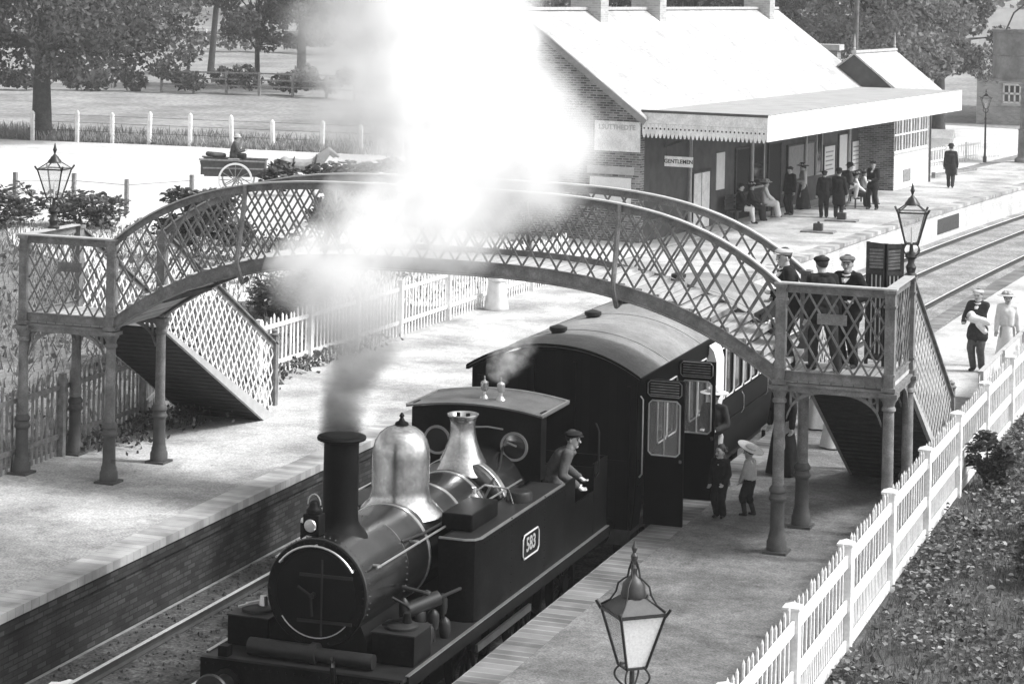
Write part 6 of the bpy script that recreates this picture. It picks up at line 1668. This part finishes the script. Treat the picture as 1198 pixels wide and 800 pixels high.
for y in (-.42, .42): MB().tube([(.8, y, .85), (1.6, y, .92), (3.0, y*.95, 1.12)], .035, 8).build('shaft', M['grey_timber'], cart)
ca, sa = math.cos(ang), math.sin(ang)
W = lambda x, y, z: (-37.0+x*ca-y*sa, 75.0+x*sa+y*ca, z-.012)
hrs = thing('horse', 'grey horse harnessed between the shafts of the open cart', 'horse', W(2.35, 0, 0), ang, None, local=True)
q = MB()
q.capsule((-.55,0,1.16), .27, (.15,0,1.12), .26).capsule((.15,0,1.12), .26, (.5,0,1.18), .24).capsule((-.6,0,1.25), .22, (-.75,0,1.1), .2)
q.capsule((.55,0,1.28), .2, (1.0,0,1.72), .115).capsule((.6,0,1.15), .18, (1.02,0,1.66), .1).capsule((1.0,0,1.74), .11, (1.36,0,1.5), .062).capsule((1.02,0,1.68), .09, (1.2,0,1.5), .07)
for s_ in (-1, 1):
    q.capsule((1.0, s_*.06, 1.84), .03, (1.0, s_*.07, 1.94), .012)
    q.capsule((.48, s_*.15, 1.05), .11, (.5, s_*.14, .62), .06).capsule((.5, s_*.14, .62), .052, (.49, s_*.14, .2), .036).capsule((.49, s_*.14, .2), .036, (.54, s_*.14, .05), .05)
    q.capsule((-.62, s_*.15, 1.05), .17, (-.5, s_*.15, .78), .1).capsule((-.5, s_*.15, .78), .09, (-.78, s_*.15, .5), .05).capsule((-.78, s_*.15, .5), .048, (-.74, s_*.15, .2), .036).capsule((-.74, s_*.15, .2), .036, (-.68, s_*.15, .05), .05)
q.build('body', M['horse_coat'], hrs, remesh=.022)
q = MB().tube([(-.9,0,1.25),(-1.05,0,1.05),(-1.08,0,.6)], [.05,.07,.02], 8); q.build('tail', M['hair'], hrs)
q = MB()
for k in range(9): f = k/8; q.ball((.6+.42*f, 0, 1.46+.36*f), .07, 8, 1, .5, 1.2)
q.build('mane', M['hair'], hrs)
q = MB().tube([(.42+.05*math.cos(a)+.1, .27*math.sin(a), 1.2+.34*math.cos(a)) for a in [k*PI/9 for k in range(18)]], .035, 8, closed=True)
q.tube([(-.25, .28*math.sin(a), 1.15+.3*math.cos(a)) for a in [k*PI/9 for k in range(18)]], .02, 6, closed=True)
q.build('harness', M['leather'], hrs)
for s_ in (-1, 1): MB().ball((1.14, s_*.075, 1.7), .018, 8).build('eye', M['dark_spot'], hrs)
dp = W(-.15, 0, 1.38)
t = person('man in a dark coat and pale hat driving the open horse cart', (dp[0], dp[1], dp[2]-.46), ang-PI/2, 1.66, 'cloth_brown', 'cloth_dark', 'bowler', 'cloth_pale', pelvis=(0, 0, .33), feet={-1: (-.06, .25, .09), 1: (.06, .25, .09)}, hands={-1: (-.05, .25, .45), 1: (.05, .25, .45)}, lean=.06)
q = MB().capsule(W(-.85, -.2, 1.5), .1, W(-.5, .1, 1.46), .09).capsule(W(-1.1, .3, 1.5), .09, W(-.6, .3, 1.45), .1)
single('cart_load', q, M['cart_wood'], 'dark rolled bundle lying across the back of the cart', 'bundle', W(-.8, 0, 1.4))

# ------------------------------------------------------------------ air
hm_ = bpy.data.materials.new('haze'); hm_.use_nodes = True; hn = hm_.node_tree; hn.nodes.remove(hn.nodes['Principled BSDF'])
hv = N(hn, 'ShaderNodeVolumePrincipled'); hv.inputs['Density'].default_value = HAZE; hv.inputs['Color'].default_value = grey(.97); hv.inputs['Anisotropy'].default_value = .2
hn.links.new(hv.outputs[0], hn.nodes['Material Output'].inputs['Volume'])
hz = MB().box(-420, 260, -40, 420, -12, 44).build('haze', hm_, None, False); tag(hz, 'thin pale summer haze over the whole station and meadow', 'haze', kind='stuff')

# ------------------------------------------------------------------ bake the voxel unions in one pass
bpy.context.view_layer.update()
dg = bpy.context.evaluated_depsgraph_get()
new = []
for o in BAKE: new.append((o, bpy.data.meshes.new_from_object(o.evaluated_get(dg))))
for o, me in new:
    m = o.data.materials[0]; o.modifiers.clear(); old = o.data; o.data = me
    me.materials.clear(); me.materials.append(m); me.polygons.foreach_set('use_smooth', [True]*len(me.polygons))
for o in bpy.data.objects:
    if '_o' in o: del o['_o']

# ------------------------------------------------------------------ light, sky, camera
w = bpy.data.worlds.new('World'); scene.world = w; w.use_nodes = True; nt = w.node_tree
sky = nt.nodes.new('ShaderNodeTexSky'); sky.sky_type = 'NISHITA'; sky.sun_disc = False
SUN_EL, SUN_AZ = R_(48), R_(78)          # azimuth from +Y towards +X
sky.sun_elevation = SUN_EL; sky.sun_rotation = SUN_AZ
sky.air_density = 1.2; sky.dust_density = 3.0
bw = nt.nodes.new('ShaderNodeRGBToBW'); nt.links.new(sky.outputs[0], bw.inputs[0])
bg = nt.nodes['Background']; nt.links.new(bw.outputs[0], bg.inputs['Color']); bg.inputs['Strength'].default_value = .15
sl = bpy.data.lights.new('Sun', 'SUN'); sl.energy = 2.0; sl.angle = R_(10); sl.color = (1, 1, 1)
so = bpy.data.objects.new('Sun', sl); COL.objects.link(so)
d = Vector((math.sin(SUN_AZ)*math.cos(SUN_EL), math.cos(SUN_AZ)*math.cos(SUN_EL), math.sin(SUN_EL)))
so.rotation_euler = d.to_track_quat('Z', 'Y').to_euler(); so.location = (30, 20, 40)

CAMP = dict(f=2635.2, yaw=19.378, pitch=.47, roll=1.144, H=7.984, vy=3.1)
cam = bpy.data.cameras.new('Camera'); co = bpy.data.objects.new('Camera', cam); COL.objects.link(co); scene.camera = co
yw, pt, rl = R_(CAMP['yaw']), R_(CAMP['pitch']), R_(CAMP['roll'])
fw = Vector((-math.sin(yw), math.cos(yw), 0)); rt = Vector((math.cos(yw), math.sin(yw), 0)); up = Vector((0, 0, 1))
fw2 = fw*math.cos(pt)-up*math.sin(pt); up2 = up*math.cos(pt)+fw*math.sin(pt)
# image turned by the roll angle
rx = rt*math.cos(rl)+up2*math.sin(rl); ux = up2*math.cos(rl)-rt*math.sin(rl)
mt = Matrix((rx, ux, -fw2)).transposed().to_4x4(); mt.translation = (0, 0, CAMP['H'])
co.matrix_world = mt
cam.sensor_width = 36; cam.lens = CAMP['f']/1198*36; cam.shift_y = (CAMP['vy']-400)/1198; cam.clip_start = .5; cam.clip_end = 3000
vs = scene.view_settings; vs.view_transform = 'Standard'; vs.look = 'None'; vs.exposure = .95; vs.gamma = 1; vs.use_curve_mapping = False
scene.render.film_transparent = False
cy = scene.cycles; cy.max_bounces = 8; cy.diffuse_bounces = 3; cy.glossy_bounces = 3; cy.transmission_bounces = 4; cy.transparent_max_bounces = 12
cy.volume_bounces = 6; cy.volume_step_rate = 2.5; cy.volume_max_steps = 256; cy.use_denoising = True; cy.use_adaptive_sampling = True; cy.adaptive_threshold = .02
cy.caustics_reflective = False; cy.caustics_refractive = False
